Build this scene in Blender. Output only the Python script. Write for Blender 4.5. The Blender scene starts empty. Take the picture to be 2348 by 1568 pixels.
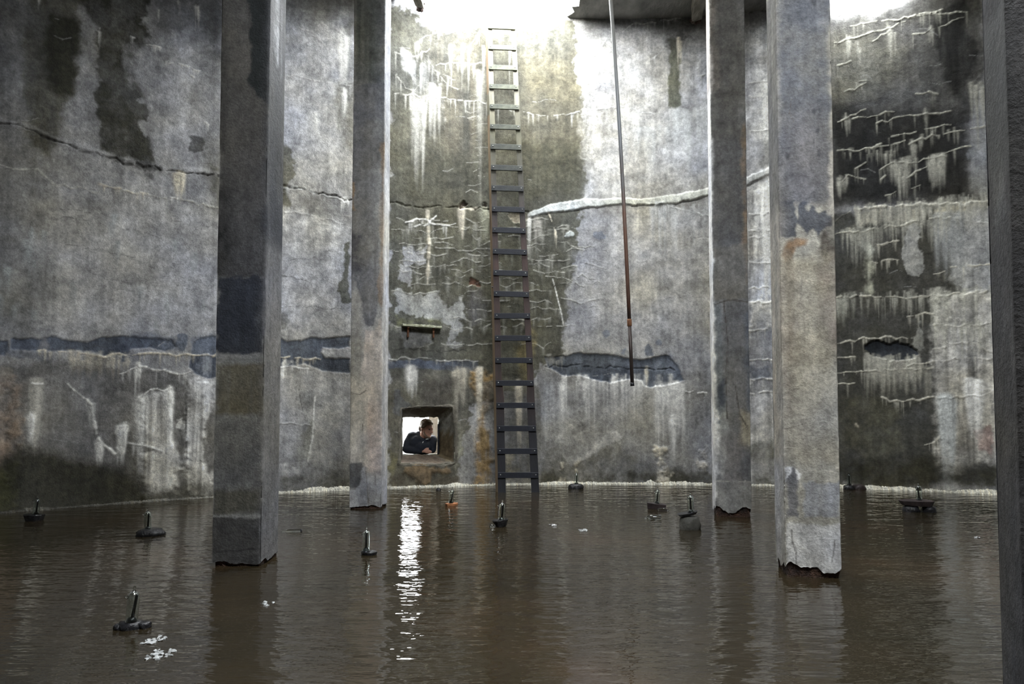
import bpy, bmesh, math, random
import numpy as np
from mathutils import Vector, Matrix

# ------------------------------------------------------------------ camera
scene = bpy.context.scene
COL = scene.collection
F = 1565.0            # focal length in pixels of the 2348x1568 frame
PITCH = math.radians(2.5)
CAMH = 1.01           # metres above the water
PX0, PY0 = 1174.0, 857.0
cam_d = bpy.data.cameras.new('camera')
cam = bpy.data.objects.new('camera', cam_d)
COL.objects.link(cam)
cam.location = (0, 0, CAMH)
cam.rotation_euler = (math.pi / 2 + PITCH, 0, 0)
cam_d.sensor_width = 36.0
cam_d.lens = F / 2348.0 * 36.0
cam_d.shift_y = (PY0 - 784.0) / 2348.0
cam_d.clip_start = 0.05
cam_d.clip_end = 300
scene.camera = cam

# ------------------------------------------------------------------ sky and exposure
SKY = 15.0
world = bpy.data.worlds.new('overcast_sky')
scene.world = world
world.use_nodes = True
bg = world.node_tree.nodes['Background']
bg.inputs[0].default_value = (0.95, 0.98, 1.0, 1)
bg.inputs[1].default_value = SKY
scene.view_settings.view_transform = 'Standard'
scene.view_settings.look = 'None'
scene.view_settings.gamma = 1.0
scene.view_settings.use_curve_mapping = False
scene.view_settings.exposure = 1.08
try:
    scene.cycles.use_denoising = True
    scene.cycles.adaptive_threshold = 0.035
    scene.cycles.max_bounces = 6
    scene.cycles.diffuse_bounces = 2
    scene.cycles.transmission_bounces = 6
    scene.cycles.caustics_reflective = False
    scene.cycles.caustics_refractive = False
    scene.cycles.sample_clamp_indirect = 12.0
except Exception:
    pass

# ------------------------------------------------------------------ layout helpers
CX, CY, R = 1.304, -0.487, 9.144      # the round tank
ROOF = 6.0
W_OUT = 0.45                          # wall thickness
cp, sp = math.cos(PITCH), math.sin(PITCH)


def ray(px, py):
    a = (px - PX0) / F
    b = (PY0 - py) / F
    return (a, cp - b * sp, sp + b * cp)


def at(px, py, depth):
    r = ray(px, py)
    t = depth / r[1]
    return Vector((r[0] * t, depth, CAMH + r[2] * t))


def at_z(px, py, z=0.0):
    r = ray(px, py)
    t = (z - CAMH) / r[2]
    return Vector((r[0] * t, r[1] * t, z))


def on_wall(px, py, rad=R):
    r = ray(px, py)
    a = r[0] ** 2 + r[1] ** 2
    b = -2 * (r[0] * CX + r[1] * CY)
    c = CX * CX + CY * CY - rad * rad
    t = (-b + math.sqrt(b * b - 4 * a * c)) / (2 * a)
    return Vector((r[0] * t, r[1] * t, CAMH + r[2] * t))


def wall_sz(px, py):
    p = on_wall(px, py)
    return (R * math.atan2(p.x - CX, p.y - CY), p.z)


def cyl(s, z, rad=R):
    f = s / R
    return Vector((CX + rad * math.sin(f), CY + rad * math.cos(f), z))


# ------------------------------------------------------------------ scene helpers
def link(o, parent=None):
    COL.objects.link(o)
    if parent is not None:
        o.parent = parent
    return o


def tag(o, label=None, cat=None, group=None, kind=None):
    if label:
        o['label'] = label
    if cat:
        o['category'] = cat
    if group:
        o['group'] = group
    if kind:
        o['kind'] = kind
    return o


def empty(name, loc, rz=0.0):
    o = bpy.data.objects.new(name, None)
    o.empty_display_size = 0.1
    link(o)
    o.location = loc
    o.rotation_euler = (0, 0, rz)
    return o


def mesh_obj(name, verts, faces, mat, parent=None, smooth=False):
    me = bpy.data.meshes.new(name)
    me.from_pydata([tuple(v) for v in verts], [], faces)
    me.update()
    if mat:
        me.materials.append(mat)
    if smooth:
        me.polygons.foreach_set('use_smooth', [True] * len(me.polygons))
    return link(bpy.data.objects.new(name, me), parent)


def bm_obj(name, bm, mat, parent=None, smooth=False):
    me = bpy.data.meshes.new(name)
    bmesh.ops.recalc_face_normals(bm, faces=bm.faces[:])
    bm.to_mesh(me)
    bm.free()
    if mat:
        me.materials.append(mat)
    if smooth:
        me.polygons.foreach_set('use_smooth', [True] * len(me.polygons))
    return link(bpy.data.objects.new(name, me), parent)


def box_bm(bm, c, size, rot=None, bevel=0.0):
    m = Matrix.Translation(c) @ (rot.to_4x4() if rot else Matrix.Identity(4)) @ Matrix.Diagonal((*size, 1))
    r = bmesh.ops.create_cube(bm, size=1, matrix=m)
    if bevel:
        es = {e for v in r['verts'] for e in v.link_edges}
        bmesh.ops.bevel(bm, geom=list(es), offset=bevel, segments=2, affect='EDGES', profile=0.6)


def lathe(prof, n=20):
    """prof: (radius, z) list -> bmesh surface of revolution"""
    bm = bmesh.new()
    rings = []
    for r, z in prof:
        if r < 1e-5:
            rings.append([bm.verts.new((0, 0, z))])
        else:
            rings.append([bm.verts.new((r * math.cos(2 * math.pi * k / n), r * math.sin(2 * math.pi * k / n), z)) for k in range(n)])
    for a, b in zip(rings, rings[1:]):
        for k in range(n):
            k2 = (k + 1) % n
            if len(a) == 1 and len(b) == 1:
                continue
            if len(a) == 1:
                bm.faces.new((a[0], b[k], b[k2]))
            elif len(b) == 1:
                bm.faces.new((a[k], a[k2], b[0]))
            else:
                bm.faces.new((a[k], a[k2], b[k2], b[k]))
    return bm


def tube(pts, rad, n=10, cap=True):
    bm = bmesh.new()
    pts = [Vector(p) for p in pts]
    rings = []
    for i, p in enumerate(pts):
        d = (pts[min(i + 1, len(pts) - 1)] - pts[max(i - 1, 0)]).normalized()
        up = Vector((1, 0, 0)) if abs(d.z) > 0.7 else Vector((0, 0, 1))
        a = d.cross(up).normalized()
        b = d.cross(a)
        rr = rad[i] if isinstance(rad, (list, tuple)) else rad
        rings.append([bm.verts.new(p + a * rr * math.cos(2 * math.pi * k / n) + b * rr * math.sin(2 * math.pi * k / n)) for k in range(n)])
    for a, b in zip(rings, rings[1:]):
        for k in range(n):
            bm.faces.new((a[k], a[(k + 1) % n], b[(k + 1) % n], b[k]))
    if cap:
        bm.faces.new(rings[0][::-1])
        bm.faces.new(rings[-1])
    return bm


# ------------------------------------------------------------------ materials
def new_mat(name):
    m = bpy.data.materials.new(name)
    m.use_nodes = True
    nt = m.node_tree
    return m, nt, nt.nodes['Principled BSDF']


def nnode(nt, kind, **kw):
    n = nt.nodes.new(kind)
    for k, v in kw.items():
        setattr(n, k, v)
    return n


def coords(nt, scale=(1, 1, 1), which='Object'):
    tc = nnode(nt, 'ShaderNodeTexCoord')
    mp = nnode(nt, 'ShaderNodeMapping')
    mp.inputs['Scale'].default_value = scale
    nt.links.new(tc.outputs[which], mp.inputs[0])
    return mp.outputs[0]


def noise_tex(nt, vec, scale, detail=5, rough=0.6):
    n = nnode(nt, 'ShaderNodeTexNoise')
    n.inputs['Scale'].default_value = scale
    n.inputs['Detail'].default_value = detail
    n.inputs['Roughness'].default_value = rough
    nt.links.new(vec, n.inputs['Vector'])
    return n.outputs['Fac']


def ramp(nt, fac, stops):
    r = nnode(nt, 'ShaderNodeValToRGB')
    el = r.color_ramp.elements
    while len(el) < len(stops):
        el.new(0.5)
    for e, (p, c) in zip(el, stops):
        e.position = p
        e.color = (*c, 1) if len(c) == 3 else c
    nt.links.new(fac, r.inputs[0])
    return r.outputs[0]


def mixc(nt, kind, fac, a, b):
    m = nnode(nt, 'ShaderNodeMix', data_type='RGBA', blend_type=kind)
    if isinstance(fac, (int, float)):
        m.inputs[0].default_value = fac
    else:
        nt.links.new(fac, m.inputs[0])
    for s, v in ((6, a), (7, b)):
        if isinstance(v, tuple):
            m.inputs[s].default_value = (*v, 1)
        else:
            nt.links.new(v, m.inputs[s])
    return m.outputs[2]


def bump(nt, bsdf, h, strength=0.3, dist=0.02):
    b = nnode(nt, 'ShaderNodeBump')
    b.inputs['Strength'].default_value = strength
    b.inputs['Distance'].default_value = dist
    nt.links.new(h, b.inputs['Height'])
    nt.links.new(b.outputs[0], bsdf.inputs['Normal'])


def simple_mat(name, stops, scale=8.0, rough=0.8, stretch=(1, 1, 1), bstr=0.3, bdist=0.01, metal=0.0, spec=0.5):
    m, nt, b = new_mat(name)
    v = coords(nt, stretch)
    f = noise_tex(nt, v, scale)
    nt.links.new(ramp(nt, f, stops), b.inputs['Base Color'])
    b.inputs['Roughness'].default_value = rough
    b.inputs['Metallic'].default_value = metal
    b.inputs['Specular IOR Level'].default_value = spec
    bump(nt, b, noise_tex(nt, v, scale * 5, 4), bstr, bdist)
    return m


def painted_concrete():
    m, nt, b = new_mat('weathered_concrete')
    at_ = nnode(nt, 'ShaderNodeAttribute', attribute_name='stain')
    wt = nnode(nt, 'ShaderNodeAttribute', attribute_name='wet')
    v = coords(nt)
    f1 = noise_tex(nt, v, 6.5, 6, 0.68)
    f2 = noise_tex(nt, v, 70, 3, 0.65)
    v2 = coords(nt, (1, 1, 0.10))
    f3 = noise_tex(nt, v2, 24, 3, 0.6)
    c = mixc(nt, 'MULTIPLY', 1.0, at_.outputs['Color'], ramp(nt, f1, [(0.30, (0.74, 0.74, 0.75)), (0.50, (1.0, 1.0, 1.0)), (0.70, (1.27, 1.27, 1.26))]))
    f4 = noise_tex(nt, v, 26, 5, 0.72)
    c = mixc(nt, 'MULTIPLY', 0.6, c, ramp(nt, f4, [(0.32, (0.66, 0.66, 0.66)), (0.5, (1.0, 1.0, 1.0)), (0.68, (1.32, 1.32, 1.32))]))
    c = mixc(nt, 'MULTIPLY', 0.6, c, ramp(nt, f2, [(0.3, (0.72, 0.72, 0.72)), (0.7, (1.25, 1.25, 1.25))]))
    c = mixc(nt, 'MULTIPLY', 0.6, c, ramp(nt, f3, [(0.3, (0.82, 0.82, 0.82)), (0.7, (1.16, 1.16, 1.16))]))
    nt.links.new(c, b.inputs['Base Color'])
    r = nnode(nt, 'ShaderNodeMapRange')
    r.inputs['To Min'].default_value = 0.93
    r.inputs['To Max'].default_value = 0.28
    nt.links.new(wt.outputs['Fac'], r.inputs['Value'])
    nt.links.new(r.outputs[0], b.inputs['Roughness'])
    b.inputs['Specular IOR Level'].default_value = 0.3
    a = nnode(nt, 'ShaderNodeMath', operation='MULTIPLY_ADD')
    nt.links.new(f4, a.inputs[0])
    a.inputs[1].default_value = 1.2
    nt.links.new(f2, a.inputs[2])
    bump(nt, b, a.outputs[0], 0.35, 0.012)
    return m


M_CONC = painted_concrete()
M_ROOF = simple_mat('roof_concrete', [(0.3, (0.10, 0.10, 0.095)), (0.7, (0.26, 0.255, 0.24))], 5, 0.9, (1, 0.5, 1), 0.6, 0.03)
M_ROCK = simple_mat('wet_dark_rock', [(0.3, (0.006, 0.006, 0.007)), (0.75, (0.026, 0.026, 0.030))], 14, 0.22, bstr=0.7, bdist=0.01)
M_GREY = simple_mat('grey_boulder', [(0.3, (0.05, 0.05, 0.042)), (0.75, (0.13, 0.125, 0.11))], 12, 0.6, bstr=0.5)
M_SLABBR = simple_mat('brown_slab', [(0.3, (0.016, 0.011, 0.011)), (0.75, (0.060, 0.043, 0.042))], 12, 0.5, bstr=0.5)
M_TILE = simple_mat('orange_tile', [(0.3, (0.30, 0.12, 0.05)), (0.75, (0.62, 0.27, 0.12))], 14, 0.6)
M_RUST = simple_mat('rusted_core', [(0.25, (0.012, 0.010, 0.010)), (0.55, (0.07, 0.035, 0.022)), (0.85, (0.22, 0.11, 0.06))], 16, 0.7, bstr=1.0, bdist=0.03)
M_RUSTIRON = simple_mat('rusty_iron', [(0.3, (0.09, 0.035, 0.018)), (0.6, (0.25, 0.11, 0.05)), (0.8, (0.40, 0.24, 0.13))], 30, 0.75)
M_CRUST = simple_mat('mineral_crust', [(0.25, (0.22, 0.21, 0.15)), (0.5, (0.50, 0.48, 0.38)), (0.75, (0.80, 0.79, 0.70))], 9, 0.8, bstr=1.0, bdist=0.02)


def ladder_mat():
    m, nt, b = new_mat('dark_painted_toplit_timber')
    v = coords(nt, (1, 1, 1))
    f = noise_tex(nt, v, 9, 6, 0.65)
    tc = nnode(nt, 'ShaderNodeNewGeometry')
    sx = nnode(nt, 'ShaderNodeSeparateXYZ')
    nt.links.new(tc.outputs['Position'], sx.inputs[0])
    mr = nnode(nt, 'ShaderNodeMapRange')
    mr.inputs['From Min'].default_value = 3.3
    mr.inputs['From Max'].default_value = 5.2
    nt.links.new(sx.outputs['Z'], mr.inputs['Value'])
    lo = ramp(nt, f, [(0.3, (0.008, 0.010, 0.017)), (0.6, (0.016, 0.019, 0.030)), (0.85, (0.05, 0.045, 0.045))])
    hi = ramp(nt, f, [(0.3, (0.03, 0.035, 0.03)), (0.6, (0.17, 0.18, 0.12)), (0.8, (0.30, 0.29, 0.24))])  # upper rungs: moss green, plus light from the opening put into the colour
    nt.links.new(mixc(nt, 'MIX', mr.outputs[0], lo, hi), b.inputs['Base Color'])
    b.inputs['Roughness'].default_value = 0.55
    bump(nt, b, noise_tex(nt, v, 60, 4), 0.4, 0.005)
    return m


def rail_mat():
    m, nt, b = new_mat('stained_toplit_rail_timber')
    v = coords(nt, (1, 1, 0.25))
    f = noise_tex(nt, v, 12, 6, 0.65)
    tc = nnode(nt, 'ShaderNodeNewGeometry')
    sx = nnode(nt, 'ShaderNodeSeparateXYZ')
    nt.links.new(tc.outputs['Position'], sx.inputs[0])
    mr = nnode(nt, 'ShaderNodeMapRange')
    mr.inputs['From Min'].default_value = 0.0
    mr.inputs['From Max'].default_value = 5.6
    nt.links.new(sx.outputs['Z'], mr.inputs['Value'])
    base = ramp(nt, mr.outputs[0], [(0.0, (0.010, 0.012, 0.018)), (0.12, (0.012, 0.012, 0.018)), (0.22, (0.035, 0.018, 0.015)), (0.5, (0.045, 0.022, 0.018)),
                                    (0.6, (0.03, 0.024, 0.024)), (0.78, (0.10, 0.10, 0.06)), (0.95, (0.34, 0.33, 0.27))])  # rail top: mossy tone and roof light both put into the pale colours
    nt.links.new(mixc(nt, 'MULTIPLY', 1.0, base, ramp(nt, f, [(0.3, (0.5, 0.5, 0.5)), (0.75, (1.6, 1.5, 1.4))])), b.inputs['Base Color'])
    b.inputs['Roughness'].default_value = 0.6
    bump(nt, b, noise_tex(nt, v, 60, 4), 0.4, 0.005)
    return m


def pipe_mat():
    m, nt, b = new_mat('galvanised_and_rusted_pipe')
    tc = nnode(nt, 'ShaderNodeNewGeometry')
    sx = nnode(nt, 'ShaderNodeSeparateXYZ')
    nt.links.new(tc.outputs['Position'], sx.inputs[0])
    v = coords(nt, (1, 1, 0.3))
    f = noise_tex(nt, v, 25, 5, 0.7)
    a = nnode(nt, 'ShaderNodeMath', operation='MULTIPLY_ADD')
    nt.links.new(f, a.inputs[0])
    a.inputs[1].default_value = 0.9
    nt.links.new(sx.outputs['Z'], a.inputs[2])
    mr = nnode(nt, 'ShaderNodeMapRange')
    mr.inputs['From Min'].default_value = 1.2
    mr.inputs['From Max'].default_value = 5.2
    nt.links.new(a.outputs[0], mr.inputs['Value'])
    c = ramp(nt, mr.outputs[0], [(0.0, (0.05, 0.04, 0.038)), (0.26, (0.05, 0.035, 0.03)), (0.34, (0.11, 0.055, 0.035)), (0.5, (0.22, 0.12, 0.085)),
                                 (0.62, (0.20, 0.19, 0.19)), (0.75, (0.30, 0.32, 0.34)), (1.0, (0.42, 0.42, 0.40))])
    nt.links.new(c, b.inputs['Base Color'])
    b.inputs['Roughness'].default_value = 0.45
    b.inputs['Metallic'].default_value = 0.25
    bump(nt, b, f, 0.4, 0.003)
    return m


def glass_mat():
    m, nt, b = new_mat('clear_glass')
    b.inputs['Base Color'].default_value = (0.93, 0.98, 0.96, 1)
    b.inputs['Transmission Weight'].default_value = 1.0
    b.inputs['IOR'].default_value = 1.47
    f = noise_tex(nt, coords(nt), 40, 2)
    r = nnode(nt, 'ShaderNodeMapRange')
    r.inputs['To Min'].default_value = 0.0
    r.inputs['To Max'].default_value = 0.04
    nt.links.new(f, r.inputs['Value'])
    nt.links.new(r.outputs[0], b.inputs['Roughness'])
    return m


def water_mat():
    m, nt, b = new_mat('brown_still_water')
    v = coords(nt)
    big = noise_tex(nt, coords(nt, (0.5, 0.5, 1)), 1.1, 4, 0.6)
    nt.links.new(ramp(nt, big, [(0.3, (0.0145, 0.0125, 0.007)), (0.55, (0.029, 0.0215, 0.0118)), (0.75, (0.055, 0.033, 0.018))]), b.inputs['Base Color'])
    b.inputs['Roughness'].default_value = 0.03
    b.inputs['IOR'].default_value = 1.48
    b.inputs['Specular IOR Level'].default_value = 0.95
    r1 = noise_tex(nt, coords(nt, (0.55, 1.5, 1)), 5.0, 3, 0.55)
    r2 = noise_tex(nt, coords(nt, (0.5, 1.6, 1)), 16.0, 2, 0.5)
    a = nnode(nt, 'ShaderNodeMath', operation='MULTIPLY_ADD')
    nt.links.new(r2, a.inputs[0])
    a.inputs[1].default_value = 0.32
    nt.links.new(r1, a.inputs[2])
    # drop rings spreading from beside the nearest left pillar
    geo = nnode(nt, 'ShaderNodeNewGeometry')
    dist = nnode(nt, 'ShaderNodeVectorMath', operation='DISTANCE')
    nt.links.new(geo.outputs['Position'], dist.inputs[0])
    dist.inputs[1].default_value = (-1.60, 3.95, 0)
    ml = nnode(nt, 'ShaderNodeMath', operation='MULTIPLY')
    nt.links.new(dist.outputs['Value'], ml.inputs[0])
    ml.inputs[1].default_value = 38.0
    sn = nnode(nt, 'ShaderNodeMath', operation='SINE')
    nt.links.new(ml.outputs[0], sn.inputs[0])
    env = ramp(nt, dist.outputs['Value'], [(0.0, (0, 0, 0)), (0.22, (0.05, 0.05, 0.05)), (0.40, (0.30, 0.30, 0.30)), (0.5, (0, 0, 0))])
    mm = nnode(nt, 'ShaderNodeMath', operation='MULTIPLY')
    nt.links.new(sn.outputs[0], mm.inputs[0])
    nt.links.new(env, mm.inputs[1])
    ad = nnode(nt, 'ShaderNodeMath', operation='MULTIPLY_ADD')
    nt.links.new(mm.outputs[0], ad.inputs[0])
    ad.inputs[1].default_value = 0.25
    nt.links.new(a.outputs[0], ad.inputs[2])
    bump(nt, b, ad.outputs[0], 0.6, 0.018)
    return m


M_LADDER, M_RAIL, M_PIPE, M_GLASS, M_WATER = ladder_mat(), rail_mat(), pipe_mat(), glass_mat(), water_mat()
M_TIMBER = simple_mat('bare_weathered_timber', [(0.3, (0.13, 0.085, 0.05)), (0.7, (0.40, 0.30, 0.19))], 10, 0.8, (1, 1, 0.2))
M_SHARD = simple_mat('sparkle_white_glass', [(0.3, (0.75, 0.78, 0.78)), (0.7, (0.9, 0.92, 0.92))], 20, 0.08, spec=1.0)  # bright sparkle of the glass put into a white base colour
M_SHARD.node_tree.nodes['Principled BSDF'].inputs['Transmission Weight'].default_value = 0.45
M_STRIP = simple_mat('added_dark_slab', [(0.3, (0.035, 0.028, 0.020)), (0.7, (0.085, 0.07, 0.052))], 9, 0.9)
M_BLACKROD = simple_mat('black_rod', [(0.3, (0.006, 0.007, 0.010)), (0.8, (0.02, 0.022, 0.03))], 30, 0.35)
M_BOLT = simple_mat('dull_bolt', [(0.3, (0.25, 0.25, 0.25)), (0.8, (0.5, 0.5, 0.48))], 40, 0.4, metal=0.8)
M_MOSS = simple_mat('mossy_shelf_board', [(0.25, (0.16, 0.16, 0.09)), (0.5, (0.42, 0.43, 0.30)), (0.7, (0.75, 0.76, 0.66))], 18, 0.9)
M_GROUND = simple_mat('pale_ground', [(0.3, (0.30, 0.29, 0.24)), (0.7, (0.48, 0.47, 0.42))], 2, 0.9)

# ------------------------------------------------------------------ stain painter on a regular (s, z) grid
RNG = np.random.RandomState(7)


def lin(c):
    c = np.asarray(c, float) / 255.0
    return np.where(c <= 0.04045, c / 12.92, ((c + 0.055) / 1.055) ** 2.4)


def value_noise(s, z, cs, cz, seed):
    """s (Ns,), z (Nz,) -> (Nz, Ns) smooth noise in 0..1 with cell size cs x cz"""
    rs = np.random.RandomState(seed)
    a = (s - s.min()) / cs
    b = (z - z.min()) / cz
    L = rs.rand(int(b.max()) + 3, int(a.max()) + 3)
    ai = a.astype(int)
    bi = b.astype(int)
    af = a - ai
    bf = b - bi
    af = af * af * (3 - 2 * af)
    bf = bf * bf * (3 - 2 * bf)
    rows = L[:, ai] * (1 - af) + L[:, ai + 1] * af
    return rows[bi] * (1 - bf)[:, None] + rows[bi + 1] * bf[:, None]


def fbm(s, z, cs, cz, seed, octv=4, gain=0.55):
    out = 0
    amp = 1.0
    tot = 0
    for k in range(octv):
        out = out + amp * value_noise(s, z, cs / 2 ** k, cz / 2 ** k, seed + 31 * k)
        tot += amp
        amp *= gain
    return out / tot


def sstep(a, b, x):
    t = np.clip((x - a) / (b - a), 0, 1)
    return t * t * (3 - 2 * t)


class Canvas:
    def __init__(self, s0, s1, z0, z1, ds, dz, seed=1, base=(0.40, 0.395, 0.385), var=0.9):
        self.s = np.linspace(s0, s1, int((s1 - s0) / ds) + 1)
        self.z = np.linspace(z0, z1, int((z1 - z0) / dz) + 1)
        s, z = self.s, self.z
        self.seed = seed
        def norm(a, sd):
            a = a - a.mean()
            return a * (sd / max(a.std(), 1e-6))
        self.n_edge = norm(fbm(s, z, 0.40, 0.40, seed + 1, 6, 0.62), 0.20)
        self.n_fine = norm(fbm(s, z, 0.07, 0.07, seed + 2, 3, 0.65), 0.20)
        self.n_streak = norm(fbm(s, z, 0.09, 1.6, seed + 3, 4, 0.65), 0.17)
        self.n_big = norm(fbm(s, z, 1.3, 1.3, seed + 4, 4, 0.55), 0.14)
        self.n_blot = norm(fbm(s, z, 0.16, 0.16, seed + 5, 4, 0.65), 0.15)
        n_p = norm(fbm(s, z, 0.55, 0.55, seed + 6, 6, 0.64), 0.14)
        n_t = norm(fbm(s, z, 0.9, 0.9, seed + 7, 5, 0.6), 0.14)
        v = 1 + 0.6 * self.n_big + 0.5 * self.n_blot + 0.5 * self.n_streak + 0.3 * self.n_fine
        v = v * (1 + 0.22 * sstep(0.05, 0.13, n_p) - 0.20 * sstep(0.06, 0.16, -n_p))
        v = 1 + (np.clip(v, 0.35, 1.75) - 1) * var
        self.var = var
        self.tint = np.stack([1 + 0.22 * n_t, 1 + 0.10 * n_t, 1 - 0.28 * n_t], -1)
        self.col = np.asarray(base)[None, None, :] * v[:, :, None] * self.tint
        self.h = 0.010 * self.n_edge + 0.004 * self.n_blot + 0.016 * self.n_big + 0.0012 * self.n_fine
        self.wet = np.zeros(v.shape)

    def box(self, s0, s1, z0, z1):
        i0, i1 = np.searchsorted(self.s, [s0, s1])
        j0, j1 = np.searchsorted(self.z, [z0, z1])
        return slice(j0, j1), slice(i0, i1)

    def blend(self, sl, m, c, hgt=0.0, wet=None):
        if m.size == 0:
            return
        c = np.asarray(c, float)
        self.col[sl] = self.col[sl] * (1 - m[:, :, None]) + c * m[:, :, None]
        if hgt:
            self.h[sl] += hgt * m
        if wet is not None:
            self.wet[sl] = self.wet[sl] * (1 - m) + wet * m

    def sdf(self, pts, sl):
        S = self.s[sl[1]][None, :]
        Z = self.z[sl[0]][:, None]
        d = np.full((Z.shape[0], S.shape[1]), 1e9)
        inside = np.zeros(d.shape, bool)
        n = len(pts)
        for k in range(n):
            ax, ay = pts[k]
            bx, by = pts[(k + 1) % n]
            ex, ey = bx - ax, by - ay
            L = ex * ex + ey * ey + 1e-12
            t = np.clip(((S - ax) * ex + (Z - ay) * ey) / L, 0, 1)
            d = np.minimum(d, (S - ax - t * ex) ** 2 + (Z - ay - t * ey) ** 2)
            cond = (ay > Z) != (by > Z)
            if abs(ey) > 1e-9:
                inside ^= cond & (S < ex * (Z - ay) / ey + ax)
        d = np.sqrt(d)
        return np.where(inside, d, -d)

    def poly(self, pts, c, a=1.0, soft=0.025, rag=0.16, fine=0.05, hgt=0.0, wet=None, mott=0.0, streak=0.0, mul=False):
        """fill a stain; mul multiplies the concrete beneath instead of covering it"""
        ss = [p[0] for p in pts]
        zz = [p[1] for p in pts]
        mg = soft + rag * 0.6 + 0.05
        sl = self.box(min(ss) - mg, max(ss) + mg, min(zz) - mg, max(zz) + mg)
        if sl[0].stop <= sl[0].start or sl[1].stop <= sl[1].start:
            return
        d = self.sdf(pts, sl) + rag * self.n_edge[sl] + fine * self.n_fine[sl]
        m = sstep(-soft, soft, d) * a
        if mott:
            m = m * np.clip(1 - mott * 0.45 + mott * 3.2 * self.n_blot[sl], 0, 1)
        if streak:
            m = m * np.clip(1 - streak * 0.38 + streak * 3.2 * self.n_streak[sl], 0, 1)
        if mul:
            c = np.asarray(c, float)
            self.col[sl] *= 1 - m[:, :, None] * (1 - c)
            if hgt:
                self.h[sl] += hgt * m
            if wet is not None:
                self.wet[sl] = self.wet[sl] * (1 - m) + wet * m
        else:
            v = np.clip(1 + 0.7 * self.n_blot[sl] + 0.6 * self.n_streak[sl] + 0.5 * self.n_fine[sl], 0.3, 1.9)
            v = 1 + (v - 1) * self.var
            self.blend(sl, m, np.asarray(c, float) * v[:, :, None] * self.tint[sl], hgt, wet)

    def jag(self, pts, step=0.05, amp=0.018, rs=RNG):
        out = []
        for (ax, ay), (bx, by) in zip(pts, pts[1:]):
            n = max(1, int(math.hypot(bx - ax, by - ay) / step))
            for k in range(n):
                t = k / n
                o = rs.uniform(-amp, amp) if (k or out) else 0
                out.append((ax + (bx - ax) * t, ay + (by - ay) * t + o))
        out.append(pts[-1])
        return out

    def line(self, pts, c, w=0.012, a=0.9, amp=0.018, hgt=0.0, gaps=0.25, rs=RNG):
        P = self.jag(pts, amp=amp, rs=rs)
        for (ax, ay), (bx, by) in zip(P, P[1:]):
            if rs.rand() < gaps * 0.5:
                continue
            ww = w * rs.uniform(0.35, 1.3)
            sl = self.box(min(ax, bx) - 2 * ww - .01, max(ax, bx) + 2 * ww + .01, min(ay, by) - 2 * ww - .01, max(ay, by) + 2 * ww + .01)
            S = self.s[sl[1]][None, :]
            Z = self.z[sl[0]][:, None]
            if S.size == 0 or Z.size == 0:
                continue
            ex, ey = bx - ax, by - ay
            t = np.clip(((S - ax) * ex + (Z - ay) * ey) / (ex * ex + ey * ey + 1e-12), 0, 1)
            d = np.sqrt((S - ax - t * ex) ** 2 + (Z - ay - t * ey) ** 2)
            m = (1 - sstep(ww * 0.35, ww * 1.1, d)) * a * rs.uniform(0.6, 1.0)
            self.blend(sl, m, c, hgt)
        return P

    def drip(self, s0, z0, w, L, c, a, hgt=0.0):
        sl = self.box(s0 - 3 * w, s0 + 3 * w, z0 - L, z0 + w)
        S = self.s[sl[1]][None, :]
        Z = self.z[sl[0]][:, None]
        if S.size == 0 or Z.size == 0:
            return
        t = np.clip((z0 - Z) / L, 0, 1)
        ww = w * (1.1 - 0.6 * t)
        m = np.exp(-((S - s0) / ww) ** 2) * (1 - t) ** 0.6 * sstep(-w, 0.0, z0 - Z) * a
        self.blend(sl, m, c, hgt)

    def crack(self, pts, c, w=0.012, a=0.9, drips=6.0, L=0.12, dw=0.010, da=0.8, hgt=0.006, amp=0.018, gaps=0.25, rs=RNG):
        """efflorescence ledge with mineral runs under it; drips = runs per metre"""
        P = self.line(pts, c, w, a, amp, hgt, gaps, rs)
        for (ax, ay), (bx, by) in zip(P, P[1:]):
            seg = math.hypot(bx - ax, by - ay)
            n = rs.poisson(drips * seg)
            for _ in range(n):
                t = rs.rand()
                self.drip(ax + (bx - ax) * t, ay + (by - ay) * t, dw * rs.uniform(0.5, 1.6), L * rs.uniform(0.25, 1.5), c, da * rs.uniform(0.4, 1.1), 0.003)

    def runs(self, s0, s1, z, n, L, c, a, w=0.02, rs=RNG):
        for _ in range(n):
            self.drip(rs.uniform(s0, s1), z + rs.uniform(-0.06, 0.06), w * rs.uniform(0.4, 1.6), L * rs.uniform(0.3, 1.3), c, min(1.0, a * rs.uniform(0.4, 1.45)), 0.002)

    def attach(self, me, reps=None):
        c = np.clip(self.col, 0.004, 0.92).reshape(-1, 3)
        w = np.clip(self.wet, 0, 1).reshape(-1)
        if reps is not None:
            c = c[reps]
            w = w[reps]
        ca = me.attributes.new('stain', 'FLOAT_COLOR', 'POINT')
        ca.data.foreach_set('color', np.concatenate([c, np.ones((len(c), 1))], 1).astype(np.float32).ravel())
        wa = me.attributes.new('wet', 'FLOAT', 'POINT')
        wa.data.foreach_set('value', w.astype(np.float32))


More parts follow.
